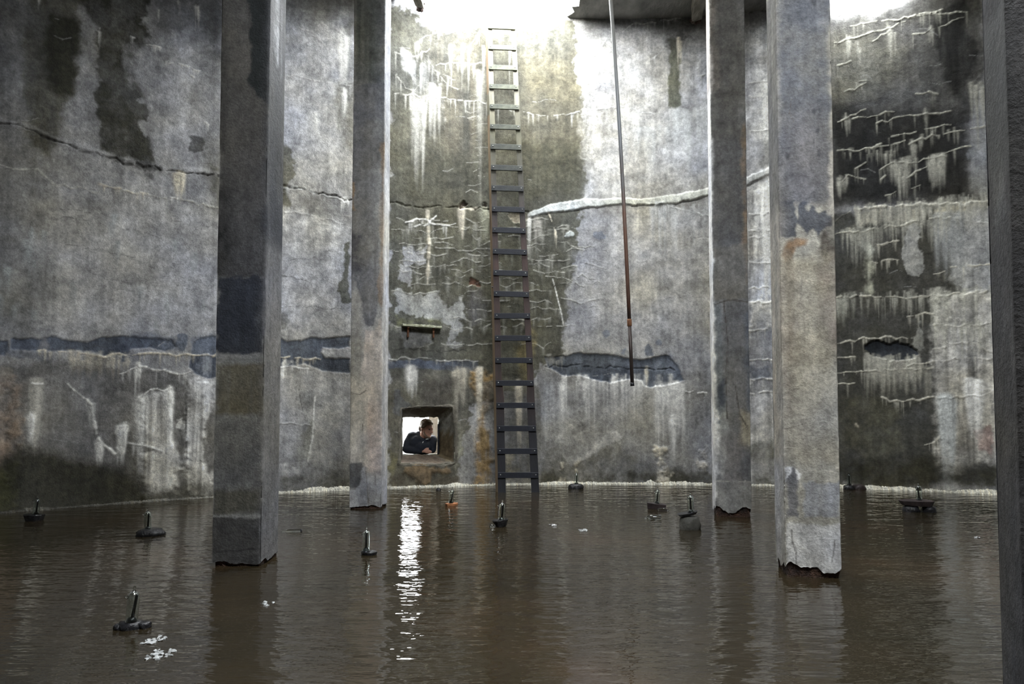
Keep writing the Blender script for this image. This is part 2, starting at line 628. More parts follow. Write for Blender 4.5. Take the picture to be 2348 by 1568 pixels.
def grid_mesh(name, V, nz, ns, keep=None, closed=False):
    idx = np.arange(nz * ns).reshape(nz, ns)
    if closed:
        idx = np.concatenate([idx, idx[:, :1]], 1)
    q = np.stack([idx[:-1, :-1], idx[:-1, 1:], idx[1:, 1:], idx[1:, :-1]], -1).reshape(-1, 4)
    if keep is not None:
        q = q[keep.ravel()]
    me = bpy.data.meshes.new(name)
    me.vertices.add(len(V))
    me.vertices.foreach_set('co', V.astype(np.float32).ravel())
    me.loops.add(q.size)
    me.loops.foreach_set('vertex_index', q.ravel().astype(np.int32))
    me.polygons.add(len(q))
    me.polygons.foreach_set('loop_start', np.arange(0, q.size, 4, dtype=np.int32))
    me.polygons.foreach_set('use_smooth', np.ones(len(q), bool))
    me.update(calc_edges=True)
    return me


# ------------------------------------------------------------------ the wall in view
S_L = wall_sz(-60, 900)[0]
S_R = wall_sz(2420, 900)[0]
wallc = Canvas(S_L, S_R, -0.25, ROOF + 0.02, 0.0098, 0.0092, 11)


def Pw(pts):
    return [wall_sz(x, y) for x, y in pts]


OLIVE = (0.085, 0.081, 0.055)
DOLIVE = (0.036, 0.035, 0.022)
DARK = (0.060, 0.059, 0.056)
LIGHT = (0.50, 0.495, 0.49)
WHITE = (0.90, 0.89, 0.84)
CREAM = (0.76, 0.70, 0.57)
SLURRY = (0.115, 0.132, 0.165)
SLURRY2 = (0.20, 0.225, 0.265)
OCHRE = (0.30, 0.21, 0.10)
ALGAE = (0.040, 0.038, 0.024)


def wp(pts, c, a=1.0, **k):
    wallc.poly(Pw(pts), c, a, **k)


def wc(pts, c=WHITE, **k):
    wallc.crack(Pw(pts), c, **k)


def wl(pts, c, **k):
    wallc.line(Pw(pts), c, **k)


def wr(x0, x1, y, n, Lpx, c=WHITE, a=0.6, w=0.02):
    s0, z = wall_sz(x0, y)
    s1, _ = wall_sz(x1, y)
    _, zb = wall_sz((x0 + x1) / 2, y + Lpx)
    wallc.runs(s0, s1, z, n, z - zb, c, a, w)


def paint_wall():
    # --- far left: edge vignetting painted into the colour, then wet columns
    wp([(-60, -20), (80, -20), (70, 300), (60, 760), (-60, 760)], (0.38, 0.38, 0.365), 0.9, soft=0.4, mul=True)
    wp([(72, -20), (190, -20), (190, 120), (168, 165), (145, 260), (138, 330), (130, 400), (62, 330), (70, 200)], OLIVE, 0.8, soft=0.05, streak=0.2)
    wp([(55, 290), (130, 320), (130, 400), (75, 470), (50, 400)], OLIVE, 0.4, soft=0.08, streak=0.5)
    wp([(120, 40), (186, 30), (181, 110), (166, 160), (152, 208), (140, 208), (126, 170), (118, 110)], DOLIVE, 0.96, soft=0.05, wet=0.4)
    wp([(180, -20), (332, -20), (335, 60), (345, 82), (330, 95), (298, 112), (292, 170), (330, 232), (346, 242), (338, 300), (346, 330), (360, 385), (300, 368),
        (228, 347), (226, 220), (232, 170), (215, 150), (222, 60), (190, 30)], DOLIVE, 0.96, soft=0.03, wet=0.4, mott=0.18)
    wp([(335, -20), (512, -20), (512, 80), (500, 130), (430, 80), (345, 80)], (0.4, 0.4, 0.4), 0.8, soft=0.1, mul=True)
    wp([(330, 80), (400, 60), (408, 130), (385, 190), (340, 235), (295, 165)], DARK, 0.45, soft=0.12, mott=1.2, rag=0.3)
    wp([(408, 70), (420, 88), (425, 120), (434, 150), (441, 178), (440, 220), (447, 245), (457, 268), (461, 305), (440, 325), (447, 342), (466, 385), (463, 397),
        (360, 372), (350, 330), (337, 300), (345, 252), (330, 236), (372, 205), (386, 170), (398, 130)], LIGHT, 0.62, soft=0.015)
    wp([(300, 125), (335, 120), (345, 150), (385, 190), (360, 240), (325, 235), (295, 180)], LIGHT, 0.45, soft=0.04, mott=1.3, rag=0.3)
    wp([(445, 320), (458, 322), (456, 337), (443, 338)], DARK, 0.8, soft=0.012)
    wp([(465, -10), (512, -10), (508, 500), (480, 470), (465, 400), (475, 200)], OLIVE, 0.38, soft=0.08, streak=0.4)
    wp([(482, 380), (512, 400), (506, 500), (495, 470)], OLIVE, 0.6, soft=0.03)
    # seam J2 and a second ledge under it
    J2 = [(-60, 268), (0, 282), (40, 290), (80, 300), (125, 322), (160, 335), (218, 352), (265, 366), (300, 378), (355, 384), (380, 392), (464, 398), (500, 405),
          (560, 414), (640, 425), (720, 438), (790, 457), (850, 460), (900, 464), (960, 474), (1010, 474), (1060, 478), (1110, 478), (1130, 482), (1212, 486)]
    up = [(x, y - 10) for x, y in J2[:14]]
    wp(up + J2[:14][::-1], LIGHT, 0.35, soft=0.02, hgt=0.012, rag=0.03, fine=0.02)
    wp([(222, 347), (300, 362), (372, 385), (366, 394), (300, 380), (222, 357)], DARK, 0.75, soft=0.02)
    wp([(235, 350), (262, 357), (260, 372), (240, 368)], DARK, 0.5, soft=0.02)
    wl(J2, (0.035, 0.033, 0.030), w=0.016, a=0.85, amp=0.022, hgt=-0.012, gaps=0.2)
    wp([(335, 380), (355, 385), (352, 412), (342, 415), (333, 400)], DARK, 0.7, soft=0.02)
    wp([(262, 372), (290, 378), (288, 430), (268, 425)], DARK, 0.4, soft=0.04)
    wp([(168, 355), (178, 355), (178, 366), (169, 367)], DARK, 0.7, soft=0.012)
    wc([(-40, 372), (0, 378), (30, 385), (60, 392), (85, 390), (105, 405), (130, 425), (180, 431), (240, 445), (300, 440), (340, 448), (380, 455), (430, 463), (500, 476)],
       (0.6, 0.59, 0.52), w=0.013, drips=6, L=0.08, a=0.6)
    wc([(226, 421), (262, 430), (290, 438), (338, 444)], CREAM, w=0.014, drips=26, L=0.10, a=0.8)
    wr(402, 424, 402, 26, 46, CREAM, 0.85, 0.018)
    for (x0, x1, y) in ((335, 368, 103), (378, 396, 139), (412, 434, 147), (440, 458, 157), (436, 446, 172), (300, 316, 84), (468, 478, 280), (390, 414, 452)):
        wc([(x0, y), ((x0 + x1) / 2, y + 3), (x1, y + 6)], WHITE, w=0.012, drips=24, L=0.06, a=0.8)
    for x, y, L in ((229, 60, 45), (365, 30, 20), (410, -5, 40), (90, 0, 26), (448, 10, 60), (455, 15, 40)):
        wr(x - 2, x + 2, y, 3, L, WHITE, 0.5, 0.008)
    for k in range(20):
        x = RNG.uniform(0, 500)
        y = RNG.uniform(470, 745)
        wr(x - 6, x + 6, y, 3, RNG.uniform(30, 90), (0.42, 0.45, 0.45), 0.4, 0.02)
    for pts in ([(0, 466), (25, 474), (60, 492)], [(100, 505), (160, 500), (230, 515), (320, 530), (370, 548)], [(150, 560), (240, 575), (330, 600), (420, 660), (500, 690)],
                [(190, 610), (240, 640), (300, 650)], [(120, 480), (200, 486), (250, 497)], [(380, 500), (440, 520), (500, 515)]):
        wl(pts, (0.12, 0.118, 0.11), w=0.007, a=0.6, gaps=0.7)
    wp([(10, 650), (110, 600), (120, 700), (60, 760), (0, 750)], OLIVE, 0.35, soft=0.2)
    wp([(200, 600), (500, 590), (500, 740), (420, 760), (220, 740)], LIGHT, 0.30, soft=0.15, mott=1.0)
    # --- slurry band
    for p in ([(-60, 780), (15, 783), (18, 800), (12, 815), (-60, 815)],
              [(28, 778), (90, 777), (118, 769), (150, 776), (200, 783), (232, 773), (280, 772), (330, 776), (395, 780), (402, 795), (380, 805), (340, 798), (300, 800),
               (290, 813), (240, 817), (230, 808), (150, 805), (60, 803), (28, 798)],
              [(440, 790), (460, 775), (500, 768), (560, 770), (638, 768), (660, 778), (690, 781), (710, 772), (740, 776), (802, 771), (802, 796), (775, 800), (740, 798),
               (735, 808), (745, 820), (802, 822), (803, 856), (750, 853), (730, 850), (700, 836), (640, 842), (560, 860), (500, 866), (475, 870), (446, 858), (433, 840),
               (438, 815), (442, 800)]):
        wp(p, SLURRY, 0.97, soft=0.012, hgt=-0.010, rag=0.03, fine=0.02)
    wp([(92, 752), (112, 752), (114, 800), (92, 800)], (0.26, 0.26, 0.26), 0.8, soft=0.02)
    wp([(300, 775), (400, 780), (402, 797), (300, 797)], SLURRY2, 0.6, soft=0.03)
    wp([(442, 780), (498, 770), (500, 810), (445, 812)], SLURRY2, 0.7, soft=0.03)
    wp([(30, 805), (118, 806), (124, 826), (85, 828), (45, 820)], SLURRY, 0.6, soft=0.02, mott=0.5)
    wp([(250, 818), (290, 814), (286, 834), (258, 829)], SLURRY, 0.85, soft=0.015)
    wp([(412, 773), (424, 772), (426, 784), (418, 796), (411, 786)], SLURRY2, 0.9, soft=0.01)
    wp([(60, 805), (800, 815), (802, 825), (800, 870), (500, 870), (430, 850), (300, 850), (60, 860)], (0.62, 0.61, 0.58), 0.5, soft=0.06, mul=True)
    wc([(85, 804), (150, 808), (195, 812), (240, 816), (290, 813), (360, 812), (430, 813), (500, 813), (560, 815), (640, 816), (700, 822), (735, 824)],
       CREAM, w=0.014, drips=16, L=0.10)
    wp([(640, 818), (700, 822), (730, 830), (700, 838), (640, 840)], WHITE, 0.5, soft=0.02, streak=0.9)
    wp([(445, 815), (500, 815), (500, 860), (470, 868), (440, 845)], (0.5, 0.52, 0.53), 0.5, soft=0.03, streak=1.1)
    wr(150, 300, 815, 40, 50, CREAM, 0.45, 0.02)
    wp([(-60, 832), (120, 828), (300, 838), (430, 850), (445, 870), (500, 872), (512, 1130), (-60, 1150)], (0.50, 0.49, 0.47), 0.95, soft=0.05, mul=True)
    wc([(275, 857), (300, 850), (320, 838), (350, 848), (390, 852), (420, 860), (436, 852)], WHITE, w=0.014, drips=14, L=0.14)
    wr(310, 322, 842, 12, 60, WHITE, 0.6, 0.014)
    wc([(315, 912), (345, 896), (375, 893), (392, 889)], WHITE, w=0.012, drips=4, L=0.1)
    wp([(-60, 870), (28, 862), (35, 960), (38, 1040), (22, 1110), (-60, 1120)], (0.36, 0.26, 0.18), 0.75, soft=0.06, hgt=0.02, mott=0.5)
    wp([(-60, 842), (28, 842), (28, 864), (-60, 866)], (0.30, 0.27, 0.22), 0.6, soft=0.03)
    wc([(-40, 884), (0, 884), (28, 878)], CREAM, w=0.014, drips=10, L=0.1)
    wr(74, 92, 882, 26, 150, (0.55, 0.53, 0.47), 0.5, 0.022)
    wr(68, 78, 955, 12, 60, WHITE, 0.7, 0.014)
    wc([(72, 878), (82, 884), (98, 880)], WHITE, w=0.01, drips=3)
    wc([(155, 880), (170, 898), (190, 910), (209, 928)], WHITE, w=0.014, drips=10, L=0.16, da=0.35)
    wc([(209, 935), (216, 968), (224, 1005), (240, 1020), (263, 1040)], WHITE, w=0.018, drips=6, L=0.15, amp=0.01)
    wr(205, 214, 936, 10, 45, (0.5, 0.5, 0.48), 0.6, 0.016)
    wr(222, 234, 1012, 18, 46, WHITE, 0.7, 0.014)
    wr(270, 287, 978, 24, 70, WHITE, 0.75, 0.016)
    wp([(283, 980), (288, 1000), (286, 1040), (270, 1050), (273, 1000)], WHITE, 0.6, soft=0.02, hgt=0.012)
    wp([(330, 905), (348, 897), (390, 893), (396, 920), (395, 1000), (400, 1100), (402, 1132), (338, 1137), (332, 1100), (338, 1030), (318, 960), (314, 918)],
       (0.80, 0.79, 0.76), 0.92, soft=0.05, streak=0.4, hgt=0.02, rag=0.10)
    wp([(362, 900), (393, 895), (394, 1000), (370, 1005), (350, 930)], (0.34, 0.33, 0.31), 0.7, soft=0.04, mott=0.5)
    wr(318, 332, 918, 14, 190, WHITE, 0.45, 0.03)
    wr(386, 394, 896, 12, 170, WHITE, 0.6, 0.018)
    wc([(296, 1016), (316, 1022), (350, 1030), (372, 1035)], WHITE, w=0.014, drips=4)
    wp([(432, 872), (446, 862), (475, 872), (503, 866), (500, 905), (470, 965), (462, 1030), (476, 1080), (486, 1132), (436, 1134), (432, 1060), (424, 1040), (428, 950)],
       (0.86, 0.85, 0.82), 0.95, soft=0.035, streak=0.35, hgt=0.02, mott=0.2, rag=0.10)
    wp([(402, 1050), (430, 1055), (432, 1120), (400, 1120)], (0.40, 0.40, 0.40), 0.5, soft=0.05)
    wp([(405, 960), (418, 957), (415, 975), (406, 976)], WHITE, 0.6, soft=0.01)
    wl([(427, 920), (426, 1000), (428, 1050), (440, 1056)], (0.08, 0.08, 0.08), w=0.012, a=0.8)
    wp([(-60, 1050), (40, 1030), (110, 1035), (170, 1050), (215, 1066), (280, 1076), (312, 1098), (332, 1120), (345, 1165), (-60, 1230)], ALGAE, 0.93, soft=0.10, rag=0.2, wet=0.3)
    wp([(-60, 1085), (25, 1070), (32, 1160), (-60, 1200)], (0.075, 0.075, 0.028), 0.7, soft=0.08)
    wp([(330, 1122), (500, 1118), (500, 1160), (330, 1165)], ALGAE, 0.55, soft=0.05)
    # --- between first and second pillar
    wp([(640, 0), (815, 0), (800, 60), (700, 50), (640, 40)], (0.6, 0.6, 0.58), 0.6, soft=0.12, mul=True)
    wp([(640, 40), (800, 40), (800, 420), (640, 420)], (0.50, 0.495, 0.48), 0.7, soft=0.2)
    wp([(780, 60), (815, 40), (812, 360), (786, 330), (775, 200), (790, 120)], OLIVE, 0.6, soft=0.05, streak=0.3)
    wr(780, 796, 75, 16, 110, WHITE, 0.45, 0.03)
    wr(786, 794, 210, 10, 50, WHITE, 0.7, 0.014)
    wr(720, 728, 270, 6, 70, WHITE, 0.35, 0.02)
    for pts in ([(650, 170), (700, 180), (760, 192), (805, 196)], [(690, 66), (715, 74), (740, 92)], [(735, 50), (770, 68), (790, 82)], [(700, 72), (730, 92), (745, 105)],
                [(640, 482), (690, 490), (730, 500), (790, 512)]):
        wc(pts, (0.6, 0.59, 0.57), w=0.012, drips=4, L=0.15, a=0.5)
    wp([(646, 335), (662, 345), (668, 400), (655, 440), (665, 470), (655, 492), (640, 492)], (0.15, 0.145, 0.105), 0.85, soft=0.015, rag=0.16)
    wp([(640, 480), (720, 488), (800, 512), (800, 620), (640, 600)], (0.64, 0.635, 0.62), 0.85, soft=0.05, mott=0.4)
    wp([(640, 600), (800, 610), (802, 765), (640, 765)], (0.58, 0.57, 0.55), 0.8, soft=0.08, mott=0.4)
    wl([(655, 597), (690, 596), (720, 590), (745, 596)], (0.09, 0.09, 0.085), w=0.009, a=0.6)
    wl([(645, 632), (668, 634), (690, 642), (712, 648)], (0.09, 0.09, 0.085), w=0.010, a=0.7)
    wl([(643, 705), (690, 702), (740, 706), (790, 706)], (0.09, 0.09, 0.085), w=0.009, a=0.6)
    wp([(787, 558), (802, 552), (802, 690), (788, 692), (783, 650), (790, 600)], (0.12, 0.118, 0.085), 0.9, soft=0.012, rag=0.1)
    wp([(640, 720), (655, 728), (665, 742), (656, 758), (645, 770), (638, 770)], (0.22, 0.215, 0.19), 0.8, soft=0.012)
    wc([(640, 430), (680, 428), (720, 440), (760, 452), (800, 460)], (0.55, 0.56, 0.53), w=0.01, drips=6, L=0.08)
    wr(782, 798, 458, 18, 24, WHITE, 0.8, 0.014)
    wp([(640, 820), (662, 832), (656, 866), (642, 900)], WHITE, 0.75, soft=0.03, streak=0.3)
    wc([(636, 843), (660, 842), (690, 842), (720, 842)], WHITE, w=0.014, drips=10, L=0.15)
    wp([(720, 858), (802, 860), (800, 960), (770, 1000), (728, 940)], (0.52, 0.515, 0.50), 0.6, soft=0.06, streak=0.6)
    wp([(682, 895), (695, 885), (722, 890), (724, 905), (714, 980), (705, 1040), (690, 960), (686, 920)], (0.17, 0.175, 0.175), 0.55, soft=0.02)
    wl([(686, 892), (690, 920), (694, 940)], (0.06, 0.06, 0.06), w=0.008)
    wc([(723, 900), (718, 950), (716, 1000), (708, 1040), (705, 1062)], WHITE, w=0.013, drips=4, amp=0.006)
    wp([(690, 1000), (716, 960), (712, 1050), (690, 1075), (670, 1060)], (0.20, 0.20, 0.16), 0.5, soft=0.03)
    wc([(640, 970), (680, 972), (712, 975)], (0.5, 0.5, 0.49), w=0.009, drips=3)
    wp([(642, 1062), (668, 1055), (690, 1078), (685, 1090), (655, 1075), (646, 1098)], WHITE, 0.55, soft=0.02, mott=0.5)
    wp([(640, 1090), (700, 1085), (740, 1095), (802, 1085), (802, 1140), (640, 1145)], ALGAE, 0.8, soft=0.06, mott=0.4)
    # --- centre: wet olive field around the ladder
    wp([(888, 20), (940, 20), (1010, 70), (1120, 55), (1220, 70), (1315, 45), (1322, 110), (1336, 200), (1340, 300), (1330, 360), (1346, 420), (1332, 470), (1330, 520),
        (1312, 590), (1326, 620), (1290, 690), (1302, 720), (1280, 790), (1292, 812), (1240, 838), (1215, 880), (1120, 900), (1080, 960), (1045, 1115), (886, 1115)],
       (0.105, 0.102, 0.076), 0.94, soft=0.02, rag=0.16, fine=0.10, wet=0.15)
    wp([(960, 60), (1110, 60), (1110, 330), (1040, 360), (990, 300)], (0.14, 0.12, 0.085), 0.45, soft=0.15, streak=0.5)
    wp([(1190, 120), (1330, 90), (1335, 330), (1200, 330)], (0.15, 0.135, 0.098), 0.5, soft=0.12, mott=0.4)
    wp([(1180, 330), (1340, 330), (1345, 440), (1290, 455), (1180, 470)], (0.075, 0.073, 0.050), 0.7, soft=0.12)
    wp([(890, 330), (1110, 380), (1115, 455), (1000, 470), (890, 455)], (0.085, 0.083, 0.062), 0.7, soft=0.1)
    wp([(925, 120), (965, 150), (985, 105), (1000, 170), (1012, 215), (1012, 290), (1000, 320), (990, 290), (985, 240), (978, 260), (970, 345), (955, 345), (948, 260), (942, 200)],
       (0.55, 0.54, 0.49), 0.72, soft=0.03, rag=0.14, streak=0.9)
    wr(945, 975, 230, 30, 170, (0.6, 0.59, 0.53), 0.4, 0.018)
    wr(985, 1012, 200, 26, 110, (0.62, 0.61, 0.55), 0.5, 0.016)
    for pts in ([(905, 120), (930, 135), (960, 125), (985, 112)], [(950, 100), (985, 78), (1010, 68), (1040, 60)], [(1000, 150), (1030, 142), (1060, 146), (1110, 145)],
                [(905, 165), (930, 200), (945, 210), (960, 195)], [(990, 160), (1025, 175), (1045, 185)], [(1080, 100), (1100, 70)], [(1010, 175), (1030, 195), (1050, 205)],
                [(905, 215), (980, 222), (1060, 228), (1120, 238), (1190, 258), (1250, 268), (1300, 262), (1345, 250)]):
        wc(pts, (0.6, 0.59, 0.53), w=0.011, drips=10, L=0.18, a=0.6)
    for x in (1033, 1060, 1075, 1108, 1168):
        wr(x - 3, x + 3, 110, 6, 90, (0.6, 0.59, 0.53), 0.5, 0.010)
    wr(1095, 1110, 170, 8, 300, (0.5, 0.49, 0.43), 0.3, 0.03)
    for k in range(14):
        y = 220 + k * 17
        x = 1085 + RNG.uniform(-20, 10)
        wl([(x, y), (x + 12, y + RNG.uniform(-5, 5)), (x + 28, y + RNG.uniform(-8, 4))], (0.55, 0.54, 0.48), w=0.007, a=0.6)
    for pts in ([(990, 32), (1005, 33), (1018, 29)], [(990, 45), (1004, 46), (1016, 45)]):
        wl(pts, (0.06, 0.04, 0.035), w=0.010, gaps=0.0)
    # the olive field below the seam
    wp([(890, 480), (1340, 500), (1310, 590), (1320, 640), (1285, 700), (1285, 780), (1120, 790), (1010, 745), (905, 740), (890, 690)], (0.85, 0.85, 0.80), 0.75, soft=0.1, mott=0.4, mul=True)
    wp([(922, 562), (945, 572), (955, 582), (977, 570), (978, 605), (965, 612), (950, 605), (935, 620), (925, 605)], LIGHT, 0.75, soft=0.012)
    wp([(920, 605), (948, 622), (950, 668), (930, 662), (922, 640)], LIGHT, 0.7, soft=0.012)
    wp([(905, 662), (940, 668), (975, 672), (1008, 665), (1015, 690), (1030, 700), (1060, 682), (1068, 702), (1068, 730), (1040, 744), (1000, 740), (950, 735), (905, 715)],
       (0.44, 0.44, 0.41), 0.85, soft=0.012)
    wp([(1010, 670), (1040, 680), (1055, 690), (1040, 698), (1020, 698)], (0.14, 0.135, 0.11), 0.85, soft=0.015)
    wp([(1040, 746), (1060, 738), (1052, 765), (1040, 782), (1026, 785), (1028, 765)], (0.40, 0.40, 0.385), 0.8, soft=0.012)
    wp([(1020, 780), (1065, 790), (1060, 800), (1030, 800)], (0.42, 0.42, 0.40), 0.7, soft=0.015)
    wp([(1075, 660), (1105, 665), (1110, 730), (1080, 745), (1065, 700)], (0.14, 0.135, 0.145), 0.6, soft=0.04, streak=0.5)
    wp([(922, 757), (985, 757), (1000, 790), (960, 800), (922, 800)], (0.30, 0.295, 0.28), 0.6, soft=0.03)
    wp([(910, 725), (1015, 728), (1012, 744), (912, 744)], (0.16, 0.16, 0.08), 0.7, soft=0.03)
    cr = np.random.RandomState(5)
    for y in (503, 518, 530, 545, 560, 572, 585, 597, 610, 622, 637, 652, 668, 690, 708, 733, 750, 790):
        x = 895 + cr.uniform(0, 60)
        while x < 1300:
            L = cr.uniform(40, 130)
            pts = [(x + L * t, y + cr.uniform(-7, 7)) for t in (0, 0.25, 0.5, 0.75, 1)]
            if not (905 < x < 1010 and 655 < y < 750):
                wc(pts, (0.52, 0.515, 0.46), w=0.008, a=0.75, drips=9, L=0.14, da=0.4, dw=0.016, rs=cr)
            x += L + cr.uniform(0, 60)
    wc([(980, 485), (982, 520), (984, 560), (982, 600), (980, 650)], CREAM, w=0.030, drips=2, amp=0.01, a=0.8)
    wc([(930, 510), (955, 502), (985, 508), (1000, 495)], WHITE, w=0.014, drips=14, L=0.12)
    wc([(950, 520), (985, 514), (1030, 516), (1045, 512)], WHITE, w=0.014, drips=8, L=0.15)
    wr(1055, 1062, 480, 12, 60, CREAM, 0.7, 0.02)
    wr(1105, 1120, 485, 16, 60, (0.5, 0.5, 0.38), 0.6, 0.03)
    wr(1210, 1216, 500, 10, 80, WHITE, 0.5, 0.014)
    wr(1225, 1240, 500, 8, 60, (0.55, 0.53, 0.48), 0.5, 0.03)
    wc([(1258, 488), (1266, 510), (1274, 532), (1276, 545)], CREAM, w=0.012, drips=2, amp=0.008)
    wc([(1267, 640), (1275, 670), (1285, 710), (1292, 745)], WHITE, w=0.010, drips=2, amp=0.006)
    wp([(1056, 463), (1068, 459), (1108, 465), (1112, 472), (1080, 476), (1055, 477)], (0.05, 0.035, 0.028), 0.9, soft=0.012, hgt=-0.03)
    wl([(1055, 478), (1080, 478), (1105, 476)], CREAM, w=0.02)
    wp([(1150, 488), (1210, 488), (1205, 500), (1180, 508), (1165, 500)], (0.34, 0.30, 0.23), 0.8, soft=0.015, hgt=-0.02, mott=0.6)
    wp([(1075, 640), (1100, 642), (1100, 652), (1078, 650)], (0.10, 0.05, 0.035), 0.9, soft=0.012, hgt=-0.02)
    wp([(1170, 648), (1200, 645), (1198, 658), (1172, 660)], (0.14, 0.07, 0.045), 0.8, soft=0.012, hgt=-0.02)
    wp([(1195, 735), (1215, 735), (1212, 900), (1190, 900)], (0.30, 0.24, 0.10), 0.45, soft=0.05, mott=0.8)
    # slurry under the field and the zone of the window
    wp([(888, 826), (960, 822), (1000, 828), (1096, 829), (1100, 848), (1080, 856), (1030, 848), (960, 846), (888, 846)], SLURRY, 0.85, soft=0.014, mott=0.2, rag=0.03, fine=0.02)
    wc([(888, 824), (950, 821), (1000, 826), (1095, 828)], (0.5, 0.5, 0.47), w=0.010, drips=12, L=0.08)
    wl([(905, 801), (960, 800), (1010, 806), (1100, 802)], (0.05, 0.05, 0.045), w=0.012)
    wp([(888, 850), (1090, 856), (1080, 950), (1050, 1115), (886, 1115)], (0.185, 0.175, 0.145), 0.7, soft=0.05, mott=0.3)
    wr(935, 955, 848, 16, 60, WHITE, 0.5, 0.025)
    wr(1040, 1065, 850, 18, 80, (0.6, 0.56, 0.46), 0.55, 0.025)
    wp([(905, 895), (920, 885), (925, 905), (930, 930), (905, 950)], (0.12, 0.125, 0.135), 0.8, soft=0.02)
    wp([(975, 870), (1040, 870), (1040, 920), (1000, 935), (975, 905)], (0.11, 0.10, 0.085), 0.7, soft=0.04)
    wp([(885, 1020), (905, 1030), (920, 1062), (900, 1105), (885, 1110)], (0.16, 0.15, 0.08), 0.7, soft=0.04, mott=0.4)
    wp([(1048, 960), (1068, 980), (1064, 1035), (1045, 1080), (1035, 1060), (1042, 1000)], (0.33, 0.325, 0.26), 0.9, soft=0.025)
    wp([(920, 1075), (1035, 1072), (1040, 1088), (990, 1085), (975, 1108), (955, 1095), (925, 1085)], (0.24, 0.17, 0.10), 0.8, soft=0.025, hgt=0.02)
    wp([(885, 1085), (930, 1080), (960, 1100), (1000, 1090), (1100, 1085), (1110, 1120), (885, 1120)], (0.07, 0.06, 0.045), 0.75, soft=0.04, mott=0.7)
    wp([(1092, 858), (1130, 868), (1135, 900), (1120, 960), (1132, 1110), (1085, 1112), (1090, 1010), (1096, 940)], (0.36, 0.235, 0.095), 0.9, soft=0.04, mott=0.6, hgt=0.015)
    wp([(1100, 880), (1140, 880), (1140, 970), (1105, 980)], (0.20, 0.195, 0.175), 0.75, soft=0.03, mott=0.6)
    wr(1094, 1104, 850, 12, 130, CREAM, 0.6, 0.018)
    wr(1105, 1120, 990, 16, 110, OCHRE, 0.7, 0.02)
    wp([(1130, 900), (1240, 880), (1245, 1112), (1130, 1112)], (0.115, 0.11, 0.085), 0.75, soft=0.05, mott=0.5)
    wp([(1160, 1030), (1205, 1020), (1210, 1100), (1160, 1105)], (0.42, 0.38, 0.28), 0.6, soft=0.03, mott=1.0)
    wr(1185, 1195, 880, 16, 150, CREAM, 0.55, 0.018)
    # --- right of the ladder: pale plaster
    wp([(1345, 110), (1632, 110), (1632, 440), (1345, 455)], (0.54, 0.54, 0.535), 0.7, soft=0.12, mott=0.7)
    wp([(1322, 590), (1632, 480), (1632, 810), (1300, 810)], (0.47, 0.465, 0.46), 0.5, soft=0.1, mott=0.4)
    wp([(1320, 10), (1640, 10), (1640, 60), (1560, 75), (1440, 72), (1350, 62), (1320, 40)], (0.35, 0.35, 0.34), 0.85, soft=0.10, mul=True)  # ceiling shadow and dirt painted together as one dark band
    for pts in ([(1352, 145), (1372, 118), (1392, 90), (1410, 88)], [(1360, 130), (1390, 115), (1420, 110)], [(1485, 145), (1505, 128), (1518, 115)], [(1420, 75), (1450, 55), (1560, 42)],
                [(1520, 168), (1560, 170), (1600, 174), (1632, 162)], [(1300, 262), (1360, 250), (1420, 245), (1500, 262)], [(1600, 150), (1612, 130)], [(1590, 250), (1632, 258)]):
        wc(pts, (0.62, 0.62, 0.60), w=0.013, drips=8, L=0.14, a=0.6)
    wp([(1535, 92), (1556, 90), (1558, 150), (1560, 240), (1550, 248), (1536, 244), (1532, 165), (1538, 130)], (0.115, 0.12, 0.085), 0.88, soft=0.018, rag=0.08)
    wp([(1535, 85), (1566, 82), (1560, 110), (1530, 112)], DARK, 0.6, soft=0.03)
    wr(1553, 1562, 95, 10, 60, CREAM, 0.7, 0.014)
    wr(1530, 1630, 260, 26, 120, (0.62, 0.64, 0.64), 0.4, 0.03)
    wr(1430, 1630, 300, 30, 100, (0.60, 0.62, 0.62), 0.3, 0.03)
    wp([(1212, 486), (1262, 466), (1340, 456), (1400, 456), (1480, 456), (1560, 444), (1640, 426), (1700, 412), (1780, 380), (1780, 392), (1700, 430), (1640, 444), (1560, 464),
        (1480, 470), (1420, 467), (1350, 476), (1262, 488), (1215, 497)], (0.66, 0.68, 0.64), 0.95, soft=0.012, hgt=0.016, rag=0.03, fine=0.02)
    wl([(1215, 497), (1262, 490), (1350, 478), (1420, 469), (1480, 472), (1560, 466), (1640, 446), (1700, 432), (1780, 394)], (0.12, 0.12, 0.11), w=0.010, a=0.7, hgt=-0.008)
    wc([(1500, 462), (1560, 478), (1600, 490), (1632, 497)], (0.66, 0.67, 0.65), w=0.012, drips=10, L=0.2)
    wr(1480, 1630, 475, 24, 110, (0.60, 0.61, 0.60), 0.4, 0.02)
    wp([(1365, 535), (1380, 533), (1390, 540), (1386, 548), (1368, 550), (1360, 543)], SLURRY2, 0.7, soft=0.010, rag=0.03)
    wp([(1298, 536), (1310, 533), (1315, 540), (1305, 546), (1297, 543)], (0.56, 0.58, 0.52), 0.8, soft=0.010, rag=0.03, hgt=0.01)
    wp([(1383, 760), (1396, 759), (1398, 768), (1390, 773), (1383, 770)], SLURRY2, 0.8, soft=0.010, rag=0.03)
    wp([(1426, 801), (1434, 800), (1435, 808), (1427, 810)], SLURRY2, 0.8, soft=0.010, rag=0.03)
    wp([(1503, 780), (1513, 781), (1515, 791), (1506, 794), (1502, 788)], SLURRY2, 0.8, soft=0.010, rag=0.03)
    wp([(1483, 784), (1490, 783), (1496, 800), (1497, 816), (1478, 816), (1480, 800)], SLURRY, 0.85, soft=0.012, rag=0.04)
